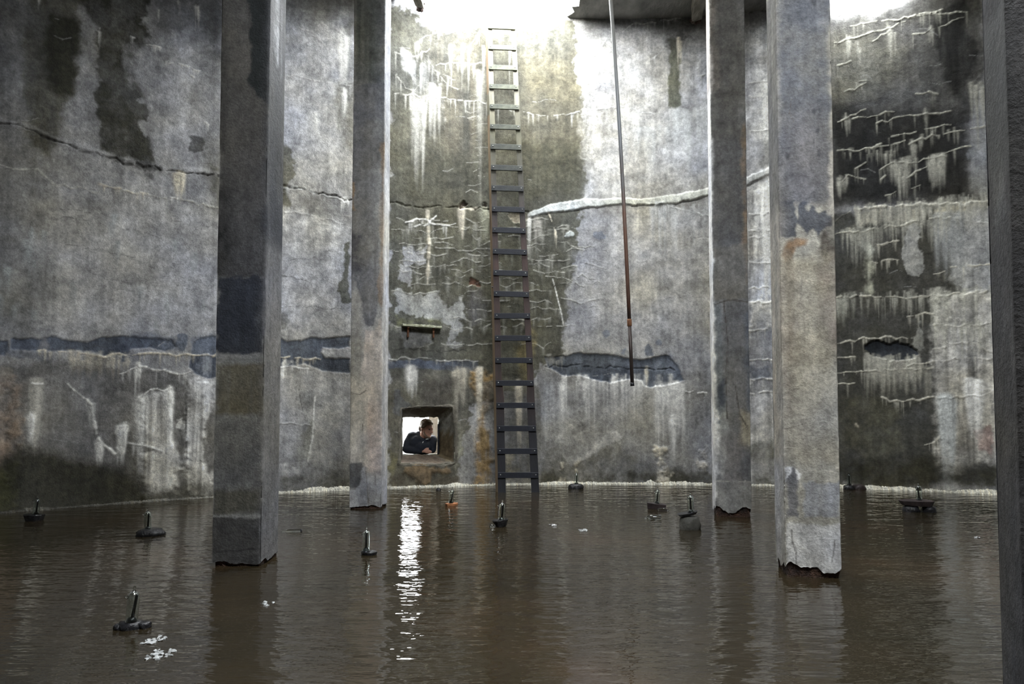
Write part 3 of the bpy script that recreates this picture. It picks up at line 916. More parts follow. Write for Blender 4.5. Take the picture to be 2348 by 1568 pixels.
    for pts in ([(1345, 560), (1400, 580), (1420, 600), (1440, 605)], [(1320, 585), (1370, 600), (1410, 610), (1440, 625)], [(1395, 545), (1450, 548), (1560, 545), (1630, 543)],
                [(1330, 700), (1360, 705), (1400, 690)], [(1445, 600), (1480, 602), (1520, 606)], [(1500, 640), (1560, 680), (1600, 700)], [(1510, 720), (1520, 730)]):
        wl(pts, (0.14, 0.135, 0.125), w=0.007, a=0.55, gaps=0.8)
    wp([(1250, 820), (1300, 816), (1330, 809), (1362, 812), (1390, 812), (1440, 821), (1480, 822), (1505, 818), (1530, 814), (1545, 830), (1560, 848), (1569, 872), (1545, 880),
        (1500, 887), (1480, 885), (1470, 873), (1440, 870), (1400, 878), (1370, 872), (1330, 862), (1290, 863), (1270, 848), (1255, 838)], SLURRY, 0.97, soft=0.010, rag=0.025, fine=0.02, hgt=-0.018)
    wp([(1300, 816), (1390, 813), (1440, 822), (1445, 840), (1300, 838)], SLURRY2, 0.5, soft=0.03, streak=0.5)
    wp([(1500, 820), (1535, 818), (1560, 850), (1560, 872), (1510, 850)], SLURRY2, 0.7, soft=0.03)
    wl([(1250, 840), (1330, 838), (1400, 842), (1440, 844), (1500, 846), (1566, 846)], (0.035, 0.04, 0.05), w=0.012, hgt=-0.008)
    wr(1478, 1490, 848, 4, 36, CREAM, 0.9, 0.012)
    wr(1252, 1300, 818, 10, 25, (0.6, 0.58, 0.5), 0.5, 0.02)
    wr(1285, 1560, 868, 60, 110, WHITE, 0.5, 0.018)
    wr(1500, 1570, 888, 26, 130, WHITE, 0.55, 0.02)
    wp([(1235, 880), (1300, 870), (1320, 980), (1300, 1040), (1240, 1010)], (0.46, 0.47, 0.475), 0.5, soft=0.08, streak=0.8)
    wp([(1300, 890), (1440, 900), (1440, 1000), (1310, 1010)], (0.24, 0.235, 0.225), 0.45, soft=0.1, streak=0.6)
    wp([(1440, 900), (1500, 900), (1500, 980), (1420, 1010)], (0.26, 0.25, 0.21), 0.45, soft=0.1)
    wr(1535, 1548, 960, 14, 80, WHITE, 0.7, 0.02)
    wc([(1572, 897), (1600, 900), (1632, 897)], WHITE, w=0.013, drips=6, L=0.15)
    wp([(1330, 1040), (1360, 1025), (1392, 998), (1410, 1000), (1416, 1020), (1380, 1022), (1350, 1048), (1318, 1062)], (0.58, 0.575, 0.56), 0.7, soft=0.02)
    wp([(1240, 1040), (1262, 1022), (1290, 1018), (1300, 1040), (1305, 1058), (1340, 1058), (1380, 1030), (1412, 1022), (1440, 1038), (1480, 1052), (1530, 1075), (1580, 1085),
        (1640, 1080), (1640, 1115), (1240, 1116)], (0.13, 0.125, 0.10), 0.7, soft=0.025, mott=0.5, rag=0.14)
    wp([(1330, 1085), (1480, 1075), (1640, 1088), (1640, 1118), (1240, 1118), (1250, 1085)], ALGAE, 0.8, soft=0.05, mott=0.5)
    for x, w_, y, L in ((1289, 10, 1060, 40), (1320, 16, 1055, 46), (1515, 24, 1035, 70), (1610, 14, 1035, 40)):
        wp([(x - w_ / 2, y), (x + w_ / 2, y - 4), (x + w_ / 2, y + L), (x - w_ / 2, y + L)], CREAM, 0.7, soft=0.03, mott=0.8, hgt=0.02)
    # --- behind and right of the third pillar
    wp([(1715, 60), (1800, 50), (1800, 430), (1715, 440)], (0.66, 0.66, 0.65), 0.8, soft=0.1, mott=0.4)
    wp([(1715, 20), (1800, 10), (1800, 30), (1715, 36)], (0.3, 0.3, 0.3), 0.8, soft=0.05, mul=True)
    wr(1750, 1780, 190, 40, 260, WHITE, 0.6, 0.02)
    wr(1765, 1772, 230, 6, 180, (0.55, 0.38, 0.2), 0.5, 0.014)
    wp([(1745, 330), (1775, 310), (1785, 370), (1750, 375)], DARK, 0.6, soft=0.05)
    wp([(1715, 440), (1790, 400), (1790, 680), (1715, 690)], (0.78, 0.78, 0.77), 0.9, soft=0.06, streak=0.5)
    wr(1748, 1775, 430, 40, 260, WHITE, 0.65, 0.022)
    for y in (190, 220, 300, 490, 528, 545, 600, 662, 692, 758, 826, 870, 902):
        wc([(1718, y), (1750, y + RNG.uniform(-4, 4)), (1790, y - 3)], WHITE, w=0.014, drips=12, L=0.14, a=0.7)
    wp([(1718, 694), (1790, 690), (1790, 760), (1718, 765)], (0.74, 0.70, 0.59), 0.85, soft=0.04, mott=0.5, hgt=0.01)
    wp([(1720, 845), (1760, 842), (1765, 860), (1722, 866)], SLURRY, 0.6, soft=0.02)
    wp([(1718, 905), (1790, 900), (1790, 1010), (1718, 1030)], (0.66, 0.66, 0.66), 0.8, soft=0.06, streak=0.6)
    wp([(1718, 1040), (1745, 1020), (1790, 1010), (1790, 1120), (1718, 1120)], (0.075, 0.075, 0.048), 0.8, soft=0.05, mott=0.7)
    # --- right wall
    wp([(1890, 50), (2000, 40), (2130, -20), (2262, -20), (2262, 190), (2228, 290), (2225, 440), (2265, 452), (2262, 466), (1960, 480), (1890, 500)], (0.085, 0.083, 0.076), 0.92, soft=0.06, rag=0.15, mott=0.1)
    wp([(1900, 100), (1990, 60), (2060, 120), (2000, 230), (1905, 230)], (0.26, 0.25, 0.19), 0.6, soft=0.15)
    wp([(2130, 60), (2215, -10), (2235, 100), (2225, 170), (2215, 240), (2180, 220)], (0.018, 0.018, 0.017), 0.92, soft=0.06, streak=0.3)
    wp([(1905, 240), (2220, 250), (2215, 450), (1905, 475)], (0.022, 0.0215, 0.019), 0.94, soft=0.10, mott=0.15)
    wp([(2020, 200), (2140, 190), (2130, 250), (2030, 260)], (0.20, 0.20, 0.195), 0.5, soft=0.1, mott=0.5)
    wp([(2228, 200), (2300, 180), (2300, 460), (2265, 455), (2226, 430)], (0.30, 0.31, 0.31), 0.6, soft=0.03)
    rr = np.random.RandomState(9)
    RIGHT = [[(1912, 98), (1950, 88), (2000, 72), (2045, 62), (2075, 50)], [(1950, 60), (2010, 48), (2060, 46), (2120, 30), (2160, 22)], [(2000, 95), (2040, 68), (2055, 66)],
             [(2080, 80), (2120, 74), (2170, 55), (2210, 40)], [(2050, 48), (2110, 36), (2180, 28), (2230, 25)], [(1935, 210), (1960, 203), (1985, 190)], [(1955, 195), (1970, 188), (1986, 185)],
             [(1930, 275), (1950, 265), (1985, 250)], [(1912, 288), (1940, 270)], [(1955, 272), (1990, 268), (2030, 258), (2050, 256)], [(2010, 282), (2060, 270), (2110, 262), (2180, 254)],
             [(1920, 345), (1970, 345), (2000, 338), (2030, 320), (2060, 308), (2100, 302)], [(2120, 296), (2150, 288), (2180, 286)], [(2000, 340), (2050, 328), (2075, 322)],
             [(2085, 330), (2110, 318), (2150, 308), (2180, 302), (2200, 300), (2262, 288)], [(1950, 375), (1962, 388), (1985, 372)], [(2010, 390), (2050, 372), (2095, 374), (2130, 362), (2170, 358)],
             [(2080, 408), (2110, 390), (2125, 382)], [(1925, 420), (1945, 402), (1985, 410)], [(2010, 416), (2030, 402)], [(2030, 448), (2055, 438)], [(2090, 432), (2110, 424)],
             [(2165, 352), (2190, 344), (2225, 335)], [(1912, 510), (1930, 495), (1950, 484)], [(1920, 150), (1950, 140)], [(2100, 215), (2130, 213), (2150, 216)]]
    for pts in RIGHT:
        wc(pts, (0.66, 0.65, 0.55), w=0.013, drips=9, L=0.15, da=0.55, a=0.85, rs=rr)
    for x0, x1, y, L, n in ((1943, 955, 0, 0, 0), (1940, 1948, 90, 50, 6), (1966, 1974, 105, 34, 6), (2036, 2052, 70, 50, 8), (2130, 2140, 70, 30, 6), (2118, 2126, 250, 40, 4), (1938, 1950, 268, 36, 8),
                           (2090, 2100, 330, 38, 10), (2040, 2090, 375, 40, 30), (2135, 2165, 365, 60, 40), (1922, 1944, 412, 34, 20), (2060, 2080, 400, 60, 14), (2225, 2260, 200, 120, 20)):
        if n:
            wr(x0, x1, y, n, L, (0.52, 0.51, 0.44), 0.55, 0.018)
    # pale flow under the straight seam at mid height
    wp([(1890, 480), (1960, 480), (2275, 462), (2285, 1115), (1890, 1115)], (0.052, 0.051, 0.040), 0.95, soft=0.04, rag=0.1, mott=0.1)
    wp([(1955, 478), (2265, 463), (2268, 520), (2180, 522), (2100, 515), (1995, 520), (1950, 530)], (0.58, 0.55, 0.44), 0.9, soft=0.03, streak=0.9)
    wc([(1960, 478), (2030, 474), (2080, 472), (2110, 468), (2180, 466), (2210, 470), (2240, 464), (2270, 461)], (0.82, 0.79, 0.68), w=0.022, drips=30, L=0.22, dw=0.016, gaps=0.1, rs=rr)
    wc([(1915, 536), (1990, 528), (2040, 520), (2080, 515), (2120, 500), (2190, 500), (2270, 512)], (0.66, 0.64, 0.53), w=0.015, drips=16, L=0.2, rs=rr)
    wp([(1972, 520), (2005, 520), (2010, 600), (1998, 675), (1985, 670), (1975, 580)], (0.62, 0.63, 0.53), 0.85, soft=0.05, streak=0.5)
    wp([(2075, 515), (2105, 512), (2116, 545), (2106, 590), (2105, 620), (2085, 625), (2074, 590)], (0.42, 0.42, 0.40), 0.85, soft=0.012)
    wp([(2205, 480), (2290, 470), (2290, 670), (2200, 672), (2190, 640), (2210, 560)], (0.52, 0.525, 0.52), 0.85, soft=0.05, streak=0.5)
    wr(2140, 2210, 500, 40, 130, (0.45, 0.46, 0.45), 0.5, 0.03)
    for pts in ([(2140, 628), (2180, 615), (2275, 605)], [(1918, 682), (1985, 678), (2090, 682), (2150, 678), (2275, 668)], [(2080, 726), (2120, 716), (2140, 720)],
                [(1918, 788), (1960, 782), (1980, 775), (2030, 772), (2080, 776)], [(2080, 840), (2110, 832), (2140, 828)], [(1975, 852), (2040, 848), (2100, 848), (2140, 842)],
                [(1918, 820), (1960, 818)], [(2000, 600), (2060, 596)], [(2010, 560), (2060, 552)], [(1915, 855), (1975, 850)], [(2022, 910), (2040, 922), (2070, 918), (2140, 912), (2180, 912), (2275, 905)],
                [(2140, 745), (2200, 748), (2275, 740)], [(2140, 800), (2180, 790), (2230, 785), (2275, 808)], [(2140, 828), (2200, 822), (2275, 822)], [(1920, 880), (1960, 878)],
                [(2120, 1020), (2140, 1012), (2155, 1000)]):
        wc(pts, (0.70, 0.67, 0.56), w=0.014, drips=16, L=0.13, rs=rr)
    wp([(2128, 676), (2290, 668), (2290, 1060), (2240, 1075), (2180, 1105), (2150, 1105), (2158, 990), (2146, 930), (2140, 820), (2136, 750)], (0.68, 0.655, 0.59), 0.92, soft=0.05, streak=0.35, mott=0.25, hgt=0.02)
    wp([(2142, 840), (2195, 830), (2195, 900), (2148, 905)], (0.24, 0.225, 0.19), 0.6, soft=0.05, mott=0.6)
    wp([(2230, 985), (2268, 975), (2275, 1050), (2245, 1030)], (0.32, 0.21, 0.19), 0.7, soft=0.025)
    wp([(2180, 950), (2235, 930), (2230, 1030), (2185, 1060), (2160, 1000)], (0.22, 0.21, 0.20), 0.6, soft=0.06)
    wr(2215, 2250, 880, 30, 110, WHITE, 0.6, 0.03)
    wr(2155, 2185, 915, 40, 180, (0.6, 0.62, 0.6), 0.5, 0.03)
    wr(1918, 1960, 685, 14, 50, (0.5, 0.5, 0.42), 0.5, 0.03)
    wr(1985, 2110, 815, 50, 60, (0.55, 0.53, 0.46), 0.6, 0.022)
    wr(1975, 2140, 850, 40, 60, (0.5, 0.48, 0.40), 0.5, 0.022)
    wp([(2098, 742), (2110, 735), (2114, 750), (2110, 800), (2100, 800)], (0.38, 0.38, 0.34), 0.8, soft=0.012)
    wp([(1980, 792), (1996, 783), (2015, 781), (2032, 788), (2060, 786), (2092, 796), (2106, 810), (2098, 820), (2060, 823), (2025, 820), (1996, 813)], (0.045, 0.052, 0.065), 0.97, soft=0.010, rag=0.04, hgt=-0.05)
    wp([(1935, 915), (2000, 895), (2060, 940), (2060, 1040), (2000, 1050), (1930, 1030)], (0.14, 0.135, 0.095), 0.6, soft=0.06, mott=0.3)
    wp([(1955, 962), (1968, 968), (1972, 985), (1960, 978)], CREAM, 0.8, soft=0.02, hgt=0.01)
    wp([(1890, 1040), (1980, 1050), (2060, 1060), (2150, 1055), (2290, 1070), (2290, 1130), (1890, 1130)], ALGAE, 0.85, soft=0.07, mott=0.4)
    # sheets of fine mineral runs under the ledges of the right wall
    for x0, x1, y, n, L in ((1960, 2265, 478, 150, 42), (1930, 2010, 535, 50, 60), (2010, 2200, 515, 60, 45), (1920, 2130, 682, 60, 40), (2130, 2275, 672, 70, 90), (2140, 2275, 745, 50, 70),
                            (1980, 2110, 822, 60, 45), (1985, 2060, 350, 14, 26), (2060, 2170, 375, 24, 40), (2085, 2200, 310, 12, 26), (1930, 2010, 352, 8, 20)):
        wr(x0, x1, y, n, L, (0.56, 0.55, 0.47), 0.5, 0.012)
    # faint crazing everywhere
    cz = np.random.RandomState(21)
    for k in range(150):
        x = cz.uniform(-20, 2280)
        y = cz.uniform(40, 1050)
        L = cz.uniform(15, 60)
        wl([(x, y), (x + L * 0.5, y + cz.uniform(-6, 6)), (x + L, y + cz.uniform(-9, 9))], (0.10, 0.098, 0.09) if cz.rand() < 0.5 else (0.55, 0.55, 0.53), w=0.006, a=0.45, rs=cz)


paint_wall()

# window hole (outline in wall coordinates)
WIN_IN = [(922, 938), (958, 934), (1000, 933), (1038, 936), (1041, 975), (1043, 1030), (1042, 1060), (1010, 1064), (965, 1064), (919, 1062), (920, 1020), (919, 975)]
WIN_MID = [(923, 956), (950, 957), (985, 956), (1006, 956), (1006, 985), (1007, 1020), (1006, 1043), (985, 1043), (955, 1042), (923, 1043), (922, 1015), (922, 985)]
WIN_OUT = [(924, 957), (948, 957), (968, 957), (1005, 957), (1005, 985), (1005, 1020), (1005, 1040), (980, 1040), (948, 1040), (924, 1040), (924, 1015), (924, 985)]


def build_wall():
    c = wallc
    ns, nz = len(c.s), len(c.z)
    ph = c.s / R
    rr = R - c.h
    V = np.empty((nz, ns, 3))
    V[:, :, 0] = CX + rr * np.sin(ph)[None, :]
    V[:, :, 1] = CY + rr * np.cos(ph)[None, :]
    V[:, :, 2] = c.z[:, None]
    full = (slice(0, nz), slice(0, ns))
    win = c.sdf(Pw(WIN_IN), full)
    ctr = (win[:-1, :-1] + win[1:, 1:]) * 0.5
    me = grid_mesh('wall_back', V.reshape(-1, 3), nz, ns, keep=ctr < 0.004)
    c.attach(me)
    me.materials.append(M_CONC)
    o = link(bpy.data.objects.new('wall_back', me))
    tag(o, 'curved weathered concrete tank wall with stains and white mineral runs', kind='structure')
    return o


WALL = build_wall()


def plain_attr(me, colr, wet=0.0):
    n = len(me.vertices)
    a = me.attributes.new('stain', 'FLOAT_COLOR', 'POINT')
    a.data.foreach_set('color', np.tile(np.array([*colr, 1], np.float32), n))
    w = me.attributes.new('wet', 'FLOAT', 'POINT')
    w.data.foreach_set('value', np.full(n, wet, np.float32))


# the rest of the ring, the outside of the wall and its top
def ring_wall():
    f0, f1 = S_R / R, S_L / R + 2 * math.pi
    n = 180
    V, Fc = [], []
    for k in range(n + 1):
        f = f0 + (f1 - f0) * k / n
        for z in (-0.25, 1.5, 3.0, 4.5, ROOF + 0.02):
            V.append((CX + R * math.sin(f), CY + R * math.cos(f), z))
    for k in range(n):
        for j in range(4):
            a = k * 5 + j
            Fc.append((a, a + 5, a + 6, a + 1))
    o = mesh_obj('wall_front', V, Fc, M_CONC, smooth=True)
    plain_attr(o.data, (0.25, 0.245, 0.235))
    tag(o, 'unseen remaining ring of the concrete tank wall', kind='structure')
    # outer face with a gap for the window, plus rim
    sw0, sw1 = wall_sz(915, 1000)[0] / R, wall_sz(1046, 1000)[0] / R
    zw0, zw1 = wall_sz(980, 1068)[1], wall_sz(980, 930)[1]
    RO = R + W_OUT
    bm = bmesh.new()
    n = 200
    angs = sorted([2 * math.pi * k / n - math.pi for k in range(n)] + [sw0, sw1])
    zs = [-0.7, zw0, zw1, ROOF + 0.0]
    grid = [[bm.verts.new((CX + RO * math.sin(a), CY + RO * math.cos(a), z)) for z in zs] for a in angs]
    inner = [bm.verts.new((CX + (R + 0.004) * math.sin(a), CY + (R + 0.004) * math.cos(a), ROOF + 0.0)) for a in angs]
    for k in range(len(angs)):
        k2 = (k + 1) % len(angs)
        mid = angs[k] + (0.5 * ((angs[k2] - angs[k]) % (2 * math.pi)))
        for j in range(3):
            if j == 1 and sw0 < mid < sw1:
                continue
            bm.faces.new((grid[k][j], grid[k][j + 1], grid[k2][j + 1], grid[k2][j]))
        bm.faces.new((grid[k][3], inner[k], inner[k2], grid[k2][3]))
    o = bm_obj('wall_outside', bm, M_CONC)
    plain_attr(o.data, (0.36, 0.355, 0.34))
    tag(o, 'outer face and top rim of the tank wall', kind='structure')


ring_wall()

# ------------------------------------------------------------------ ceiling with its broken openings
HOLES = {
    'ladder': [(-1.46, 9.3), (-1.50, 8.3), (-1.0, 7.5), (-0.5, 6.8), (0.3, 6.5), (1.0, 6.8), (1.05, 7.5), (0.86, 8.2), (0.74, 8.55), (0.80, 9.3)],
    'right': [(3.8, 9.2), (3.7, 8.4), (3.9, 7.7), (4.4, 7.5), (4.8, 7.9), (4.75, 9.0)],
    'middle': [(-0.5, 1.4), (-0.2, 0.3), (0.8, -0.2), (2.0, 0.2), (2.6, 1.2), (2.5, 2.3), (1.6, 2.9), (0.3, 2.6)],  # unseen opening, inferred from and sized for the light on the pillar fronts
}


def ragged(poly, step=0.07, amp=0.05, seed=3):
    rs = random.Random(seed)
    out = []
    n = len(poly)
    for k in range(n):
        a, b = Vector(poly[k]), Vector(poly[(k + 1) % n])
        m = max(1, int((b - a).length / step))
        for i in range(m):
            p = a.lerp(b, i / m)
            out.append((p.x + rs.uniform(-amp, amp), p.y + rs.uniform(-amp, amp)))
    return out


def build_ceiling():
    from mathutils.geometry import delaunay_2d_cdt
    pts, edges = [], []
    RO = R + W_OUT + 0.9

    def loop(p):
        b = len(pts)
        pts.extend(Vector(q) for q in p)
        edges.extend((b + i, b + (i + 1) % len(p)) for i in range(len(p)))
    loop([(CX + RO * math.sin(2 * math.pi * k / 120), CY + RO * math.cos(2 * math.pi * k / 120)) for k in range(120)])
    hl = [ragged(h, seed=i + 3) for i, h in enumerate(HOLES.values())]
    for h in hl:
        loop(h)
    rs = random.Random(2)
    for _ in range(500):
        a, r = rs.uniform(0, 6.283), RO * math.sqrt(rs.random()) * 0.98
        pts.append(Vector((CX + r * math.sin(a), CY + r * math.cos(a))))
    vs, es, fs, *_ = delaunay_2d_cdt(pts, edges, [], 1, 1e-5)

    def inside(p, poly):
        c = False
        for i in range(len(poly)):
            (x1, y1), (x2, y2) = poly[i], poly[i - 1]
            if (y1 > p.y) != (y2 > p.y) and p.x < (x2 - x1) * (p.y - y1) / (y2 - y1) + x1:
                c = not c
        return c
    keep = []
    for f in fs:
        c = sum((vs[i] for i in f), Vector((0, 0))) / len(f)
        if not any(inside(c, h) for h in hl):
            keep.append(f)
    bm = bmesh.new()
    bv = [bm.verts.new((v.x, v.y, ROOF + 0.0)) for v in vs]
    for f in keep:
        try:
            bm.faces.new([bv[i] for i in f])
        except ValueError:
            pass
    for v in [v for v in bm.verts if not v.link_faces]:
        bm.verts.remove(v)
    g = bmesh.ops.extrude_face_region(bm, geom=bm.faces[:])
    for v in [e for e in g['geom'] if isinstance(e, bmesh.types.BMVert)]:
        v.co.z += 0.16
    o = bm_obj('ceiling', bm, M_ROOF)
    tag(o, 'dark concrete roof slab with ragged openings to the sky', kind='structure')
    for nm, h in HOLES.items():
        xs, ys = [p[0] for p in h], [p[1] for p in h]
        ld = bpy.data.lights.new('sky_portal', 'AREA')
        ld.shape = 'RECTANGLE'
        ld.size = max(xs) - min(xs) + 0.2
        ld.size_y = max(ys) - min(ys) + 0.2
        ld.cycles.is_portal = True
        lo = link(bpy.data.objects.new('sky_portal', ld))
        lo.location = ((max(xs) + min(xs)) / 2, (max(ys) + min(ys)) / 2, ROOF + 0.2)


build_ceiling()

# tank floor, water, outside ground
def disc(name, r, z, mat, n=96, cx=CX, cy=CY):
    V = [(cx, cy, z)] + [(cx + r * math.sin(2 * math.pi * k / n), cy + r * math.cos(2 * math.pi * k / n), z) for k in range(n)]
    return mesh_obj(name, V, [(0, 1 + (k + 1) % n, 1 + k) for k in range(n)], mat)


tag(disc('floor', R + 0.02, -0.24, M_RUST), 'silted tank floor under the water', kind='structure')
tag(disc('water', R - 0.02, 0.0, M_WATER), 'still brown water covering the tank floor', 'water', kind='stuff')
gv = []
tag(mesh_obj('ground_outside', [(CX + r * math.sin(2 * math.pi * k / 48), CY + r * math.cos(2 * math.pi * k / 48), -0.62) for r in (R + 0.4, 60) for k in range(48)],
             [(k, (k + 1) % 48, 48 + (k + 1) % 48, 48 + k) for k in range(48)], M_GROUND), 'pale open ground outside the tank', kind='structure')

# ------------------------------------------------------------------ window embrasure
def build_window():
    rs = random.Random(4)
    RAD = [R - 0.012, R + 0.40, R + 0.72]

    def ring(px, rad, sub=4, amp=0.012):
        out = []
        n = len(px)
        for k in range(n):
            for t in range(sub):
                x = px[k][0] + (px[(k + 1) % n][0] - px[k][0]) * t / sub
                y = px[k][1] + (px[(k + 1) % n][1] - px[k][1]) * t / sub
                p = on_wall(x, y, rad)
                out.append(p + Vector((rs.uniform(-amp, amp), rs.uniform(-amp, amp) * 0.6, rs.uniform(-amp, amp))))
        return out
    cx = sum(p[0] for p in WIN_IN) / len(WIN_IN)
    cy = sum(p[1] for p in WIN_IN) / len(WIN_IN)
    LIP = [(cx + (x - cx) * rs.uniform(1.05, 1.22), cy + (y - cy) * rs.uniform(1.05, 1.2)) for x, y in WIN_IN]
    a0 = ring(LIP, R + 0.01, amp=0.012)
    a1 = ring([(cx + (x - cx) * 1.03, cy + (y - cy) * 1.03) for x, y in WIN_IN], R - 0.022, amp=0.008)
    b = ring(WIN_IN, R + 0.02, amp=0.006)
    c0 = ring(WIN_MID, R + 0.36, amp=0.010)
    d = ring(WIN_OUT, R + 0.70, amp=0.006)

    def lerp(u, v, t, amp):
        return [p.lerp(q, t) + Vector((rs.uniform(-amp, amp), 0, rs.uniform(-amp, amp))) for p, q in zip(u, v)]
    rings = [a0, a1, b] + [lerp(b, c0, t, 0.014) for t in (0.2, 0.4, 0.6, 0.8)] + [c0] + [lerp(c0, d, t, 0.004) for t in (0.3, 0.65)] + [d]
    n = len(a0)
    V = [p for r in rings for p in r]
    Fc = []
    for j in range(len(rings) - 1):
        for k in range(n):
            k2 = (k + 1) % n
            Fc.append((j * n + k, j * n + k2, (j + 1) * n + k2, (j + 1) * n + k))
    o = mesh_obj('window_1', V, Fc, M_CONC, smooth=True)
    me = o.data
    cols = np.zeros((len(V), 4), np.float32)
    cols[:, 3] = 1
    for i, p in enumerate(V):
        j = i // n
        bot = (i % n) / n > 6.5 / 12 and (i % n) / n < 9.2 / 12
        right = 3 / 12 <= (i % n) / n <= 6.4 / 12
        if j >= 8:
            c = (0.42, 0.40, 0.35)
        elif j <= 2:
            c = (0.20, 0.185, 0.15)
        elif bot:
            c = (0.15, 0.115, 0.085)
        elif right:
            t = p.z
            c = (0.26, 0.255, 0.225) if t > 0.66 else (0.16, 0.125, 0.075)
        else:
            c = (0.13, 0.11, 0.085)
        f = rs.uniform(0.7, 1.3)
        cols[i, :3] = [q * f for q in c]
    a = me.attributes.new('stain', 'FLOAT_COLOR', 'POINT')
    a.data.foreach_set('color', cols.ravel())
    w = me.attributes.new('wet', 'FLOAT', 'POINT')
    w.data.foreach_set('value', np.zeros(len(V), np.float32))
    tag(o, 'rough square opening splayed through the thick wall', kind='structure')
    # outer collar that closes the gap between the opening and the outer face of the wall
    e0 = [p for p in d]
    cxm = sum(p.x for p in e0) / n
    czm = sum(p.z for p in e0) / n
    e1 = [Vector((cxm + (p.x - cxm) * 2.6, p.y, czm + (p.z - czm) * 2.4)) for p in e0]
    e2 = [Vector((p.x, p.y - 0.5, p.z)) for p in e1]
    V = e0 + e1 + e2
    o2 = mesh_obj('surround', V, [(j * n + k, j * n + (k + 1) % n, (j + 1) * n + (k + 1) % n, (j + 1) * n + k) for j in (0, 1) for k in range(n)], M_CONC, o)
    plain_attr(o2.data, (0.36, 0.355, 0.34))
    # rough slab added outside, right of the opening, to make the bright strip
    bm = bmesh.new()
    a_, b_ = on_wall(985, 1060, R + 1.25), on_wall(1016, 930, R + 1.25)
    box_bm(bm, a_.lerp(b_, 0.5), (abs(b_.x - a_.x), 0.25, 1.0), None, 0.01)
    bmesh.ops.subdivide_edges(bm, edges=bm.edges[:], cuts=5, use_grid_fill=True)
    for v in bm.verts:
        v.co += Vector((rs.uniform(-1, 1), rs.uniform(-1, 1), 0)) * 0.006
    wr_ = bm_obj('added_bright_strip', bm, M_STRIP, o)
    wr_['label'] = 'rough slab added outside the opening as the bright strip'
    # dark iron strip at the right reveal
    bm = bmesh.new()
    p0, p1 = on_wall(1005.5, 972, R + 0.35), on_wall(1005.0, 1042, R + 0.35)
    for a_, b_ in ((p0, p0.lerp(p1, 0.5)), (p0.lerp(p1, 0.5), p1)):
        q = a_.lerp(b_, 0.5)
        box_bm(bm, q, (0.022, 0.05, (a_ - b_).length), None, 0.004)
    s = bm_obj('iron_strip', bm, M_BLACKROD, o)
    s['label'] = 'dark iron strip on the reveal'


build_window()
ld = bpy.data.lights.new('sky_portal', 'AREA')
ld.shape = 'RECTANGLE'
ld.size, ld.size_y = 0.55, 0.55
ld.cycles.is_portal = True
lo = link(bpy.data.objects.new('sky_portal', ld))
lo.location = on_wall(955, 1000, R + 0.73)
lo.rotation_euler = (-math.pi / 2, 0, 0)

# ------------------------------------------------------------------ mineral crust along the water line
def build_crust():
    rs = np.random.RandomState(3)
    n = 1500
    ss = np.linspace(S_L, S_R, n)
    nz1 = np.interp(ss, np.linspace(S_L, S_R, 110), rs.rand(110))
    nz2 = np.interp(ss, np.linspace(S_L, S_R, 600), rs.rand(600))
    V, Fc = [], []
    hmul = np.interp(ss, [S_L, wall_sz(400, 1100)[0], wall_sz(640, 1100)[0], S_R], [0.6, 0.5, 1.0, 1.0])
    for s, a, b, hm in zip(ss, nz1, nz2, hmul):
        w = 0.03 + 0.05 * a + 0.015 * b
        h = (0.008 + 0.040 * a ** 2 + 0.008 * b) * hm
        for dr, z in ((-0.05, h + 0.01), (0.012, h), (w * 0.4, h * 0.9), (w * 0.75, h * 0.55), (w, 0.004), (w + 0.03, -0.05)):
            V.append(cyl(s + rs.uniform(-0.004, 0.004), z + (rs.uniform(-0.006, 0.006) if z > 0.004 else 0), R - dr * rs.uniform(0.85, 1.15)))
    m = 6
    for i in range(n - 1):
        for j in range(m - 1):
            Fc.append((i * m + j, i * m + j + 1, (i + 1) * m + j + 1, (i + 1) * m + j))
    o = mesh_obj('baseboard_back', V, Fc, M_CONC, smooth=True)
    me = o.data
    cols = np.ones((len(V), 4), np.float32)
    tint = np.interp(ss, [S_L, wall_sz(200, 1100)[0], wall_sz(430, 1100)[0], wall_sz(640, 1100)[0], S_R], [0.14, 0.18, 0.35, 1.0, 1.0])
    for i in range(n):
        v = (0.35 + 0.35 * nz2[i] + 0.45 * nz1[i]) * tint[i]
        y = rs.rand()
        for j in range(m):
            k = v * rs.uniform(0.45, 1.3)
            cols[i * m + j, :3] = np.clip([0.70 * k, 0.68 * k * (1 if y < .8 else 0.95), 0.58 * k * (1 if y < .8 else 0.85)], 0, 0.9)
    a = me.attributes.new('stain', 'FLOAT_COLOR', 'POINT')
    a.data.foreach_set('color', cols.ravel())
    w = me.attributes.new('wet', 'FLOAT', 'POINT')
    w.data.foreach_set('value', np.full(len(V), 0.3, np.float32))
    tag(o, 'lumpy pale mineral crust along the water line', kind='structure')


build_crust()

# ------------------------------------------------------------------ pillars
PW = 0.31


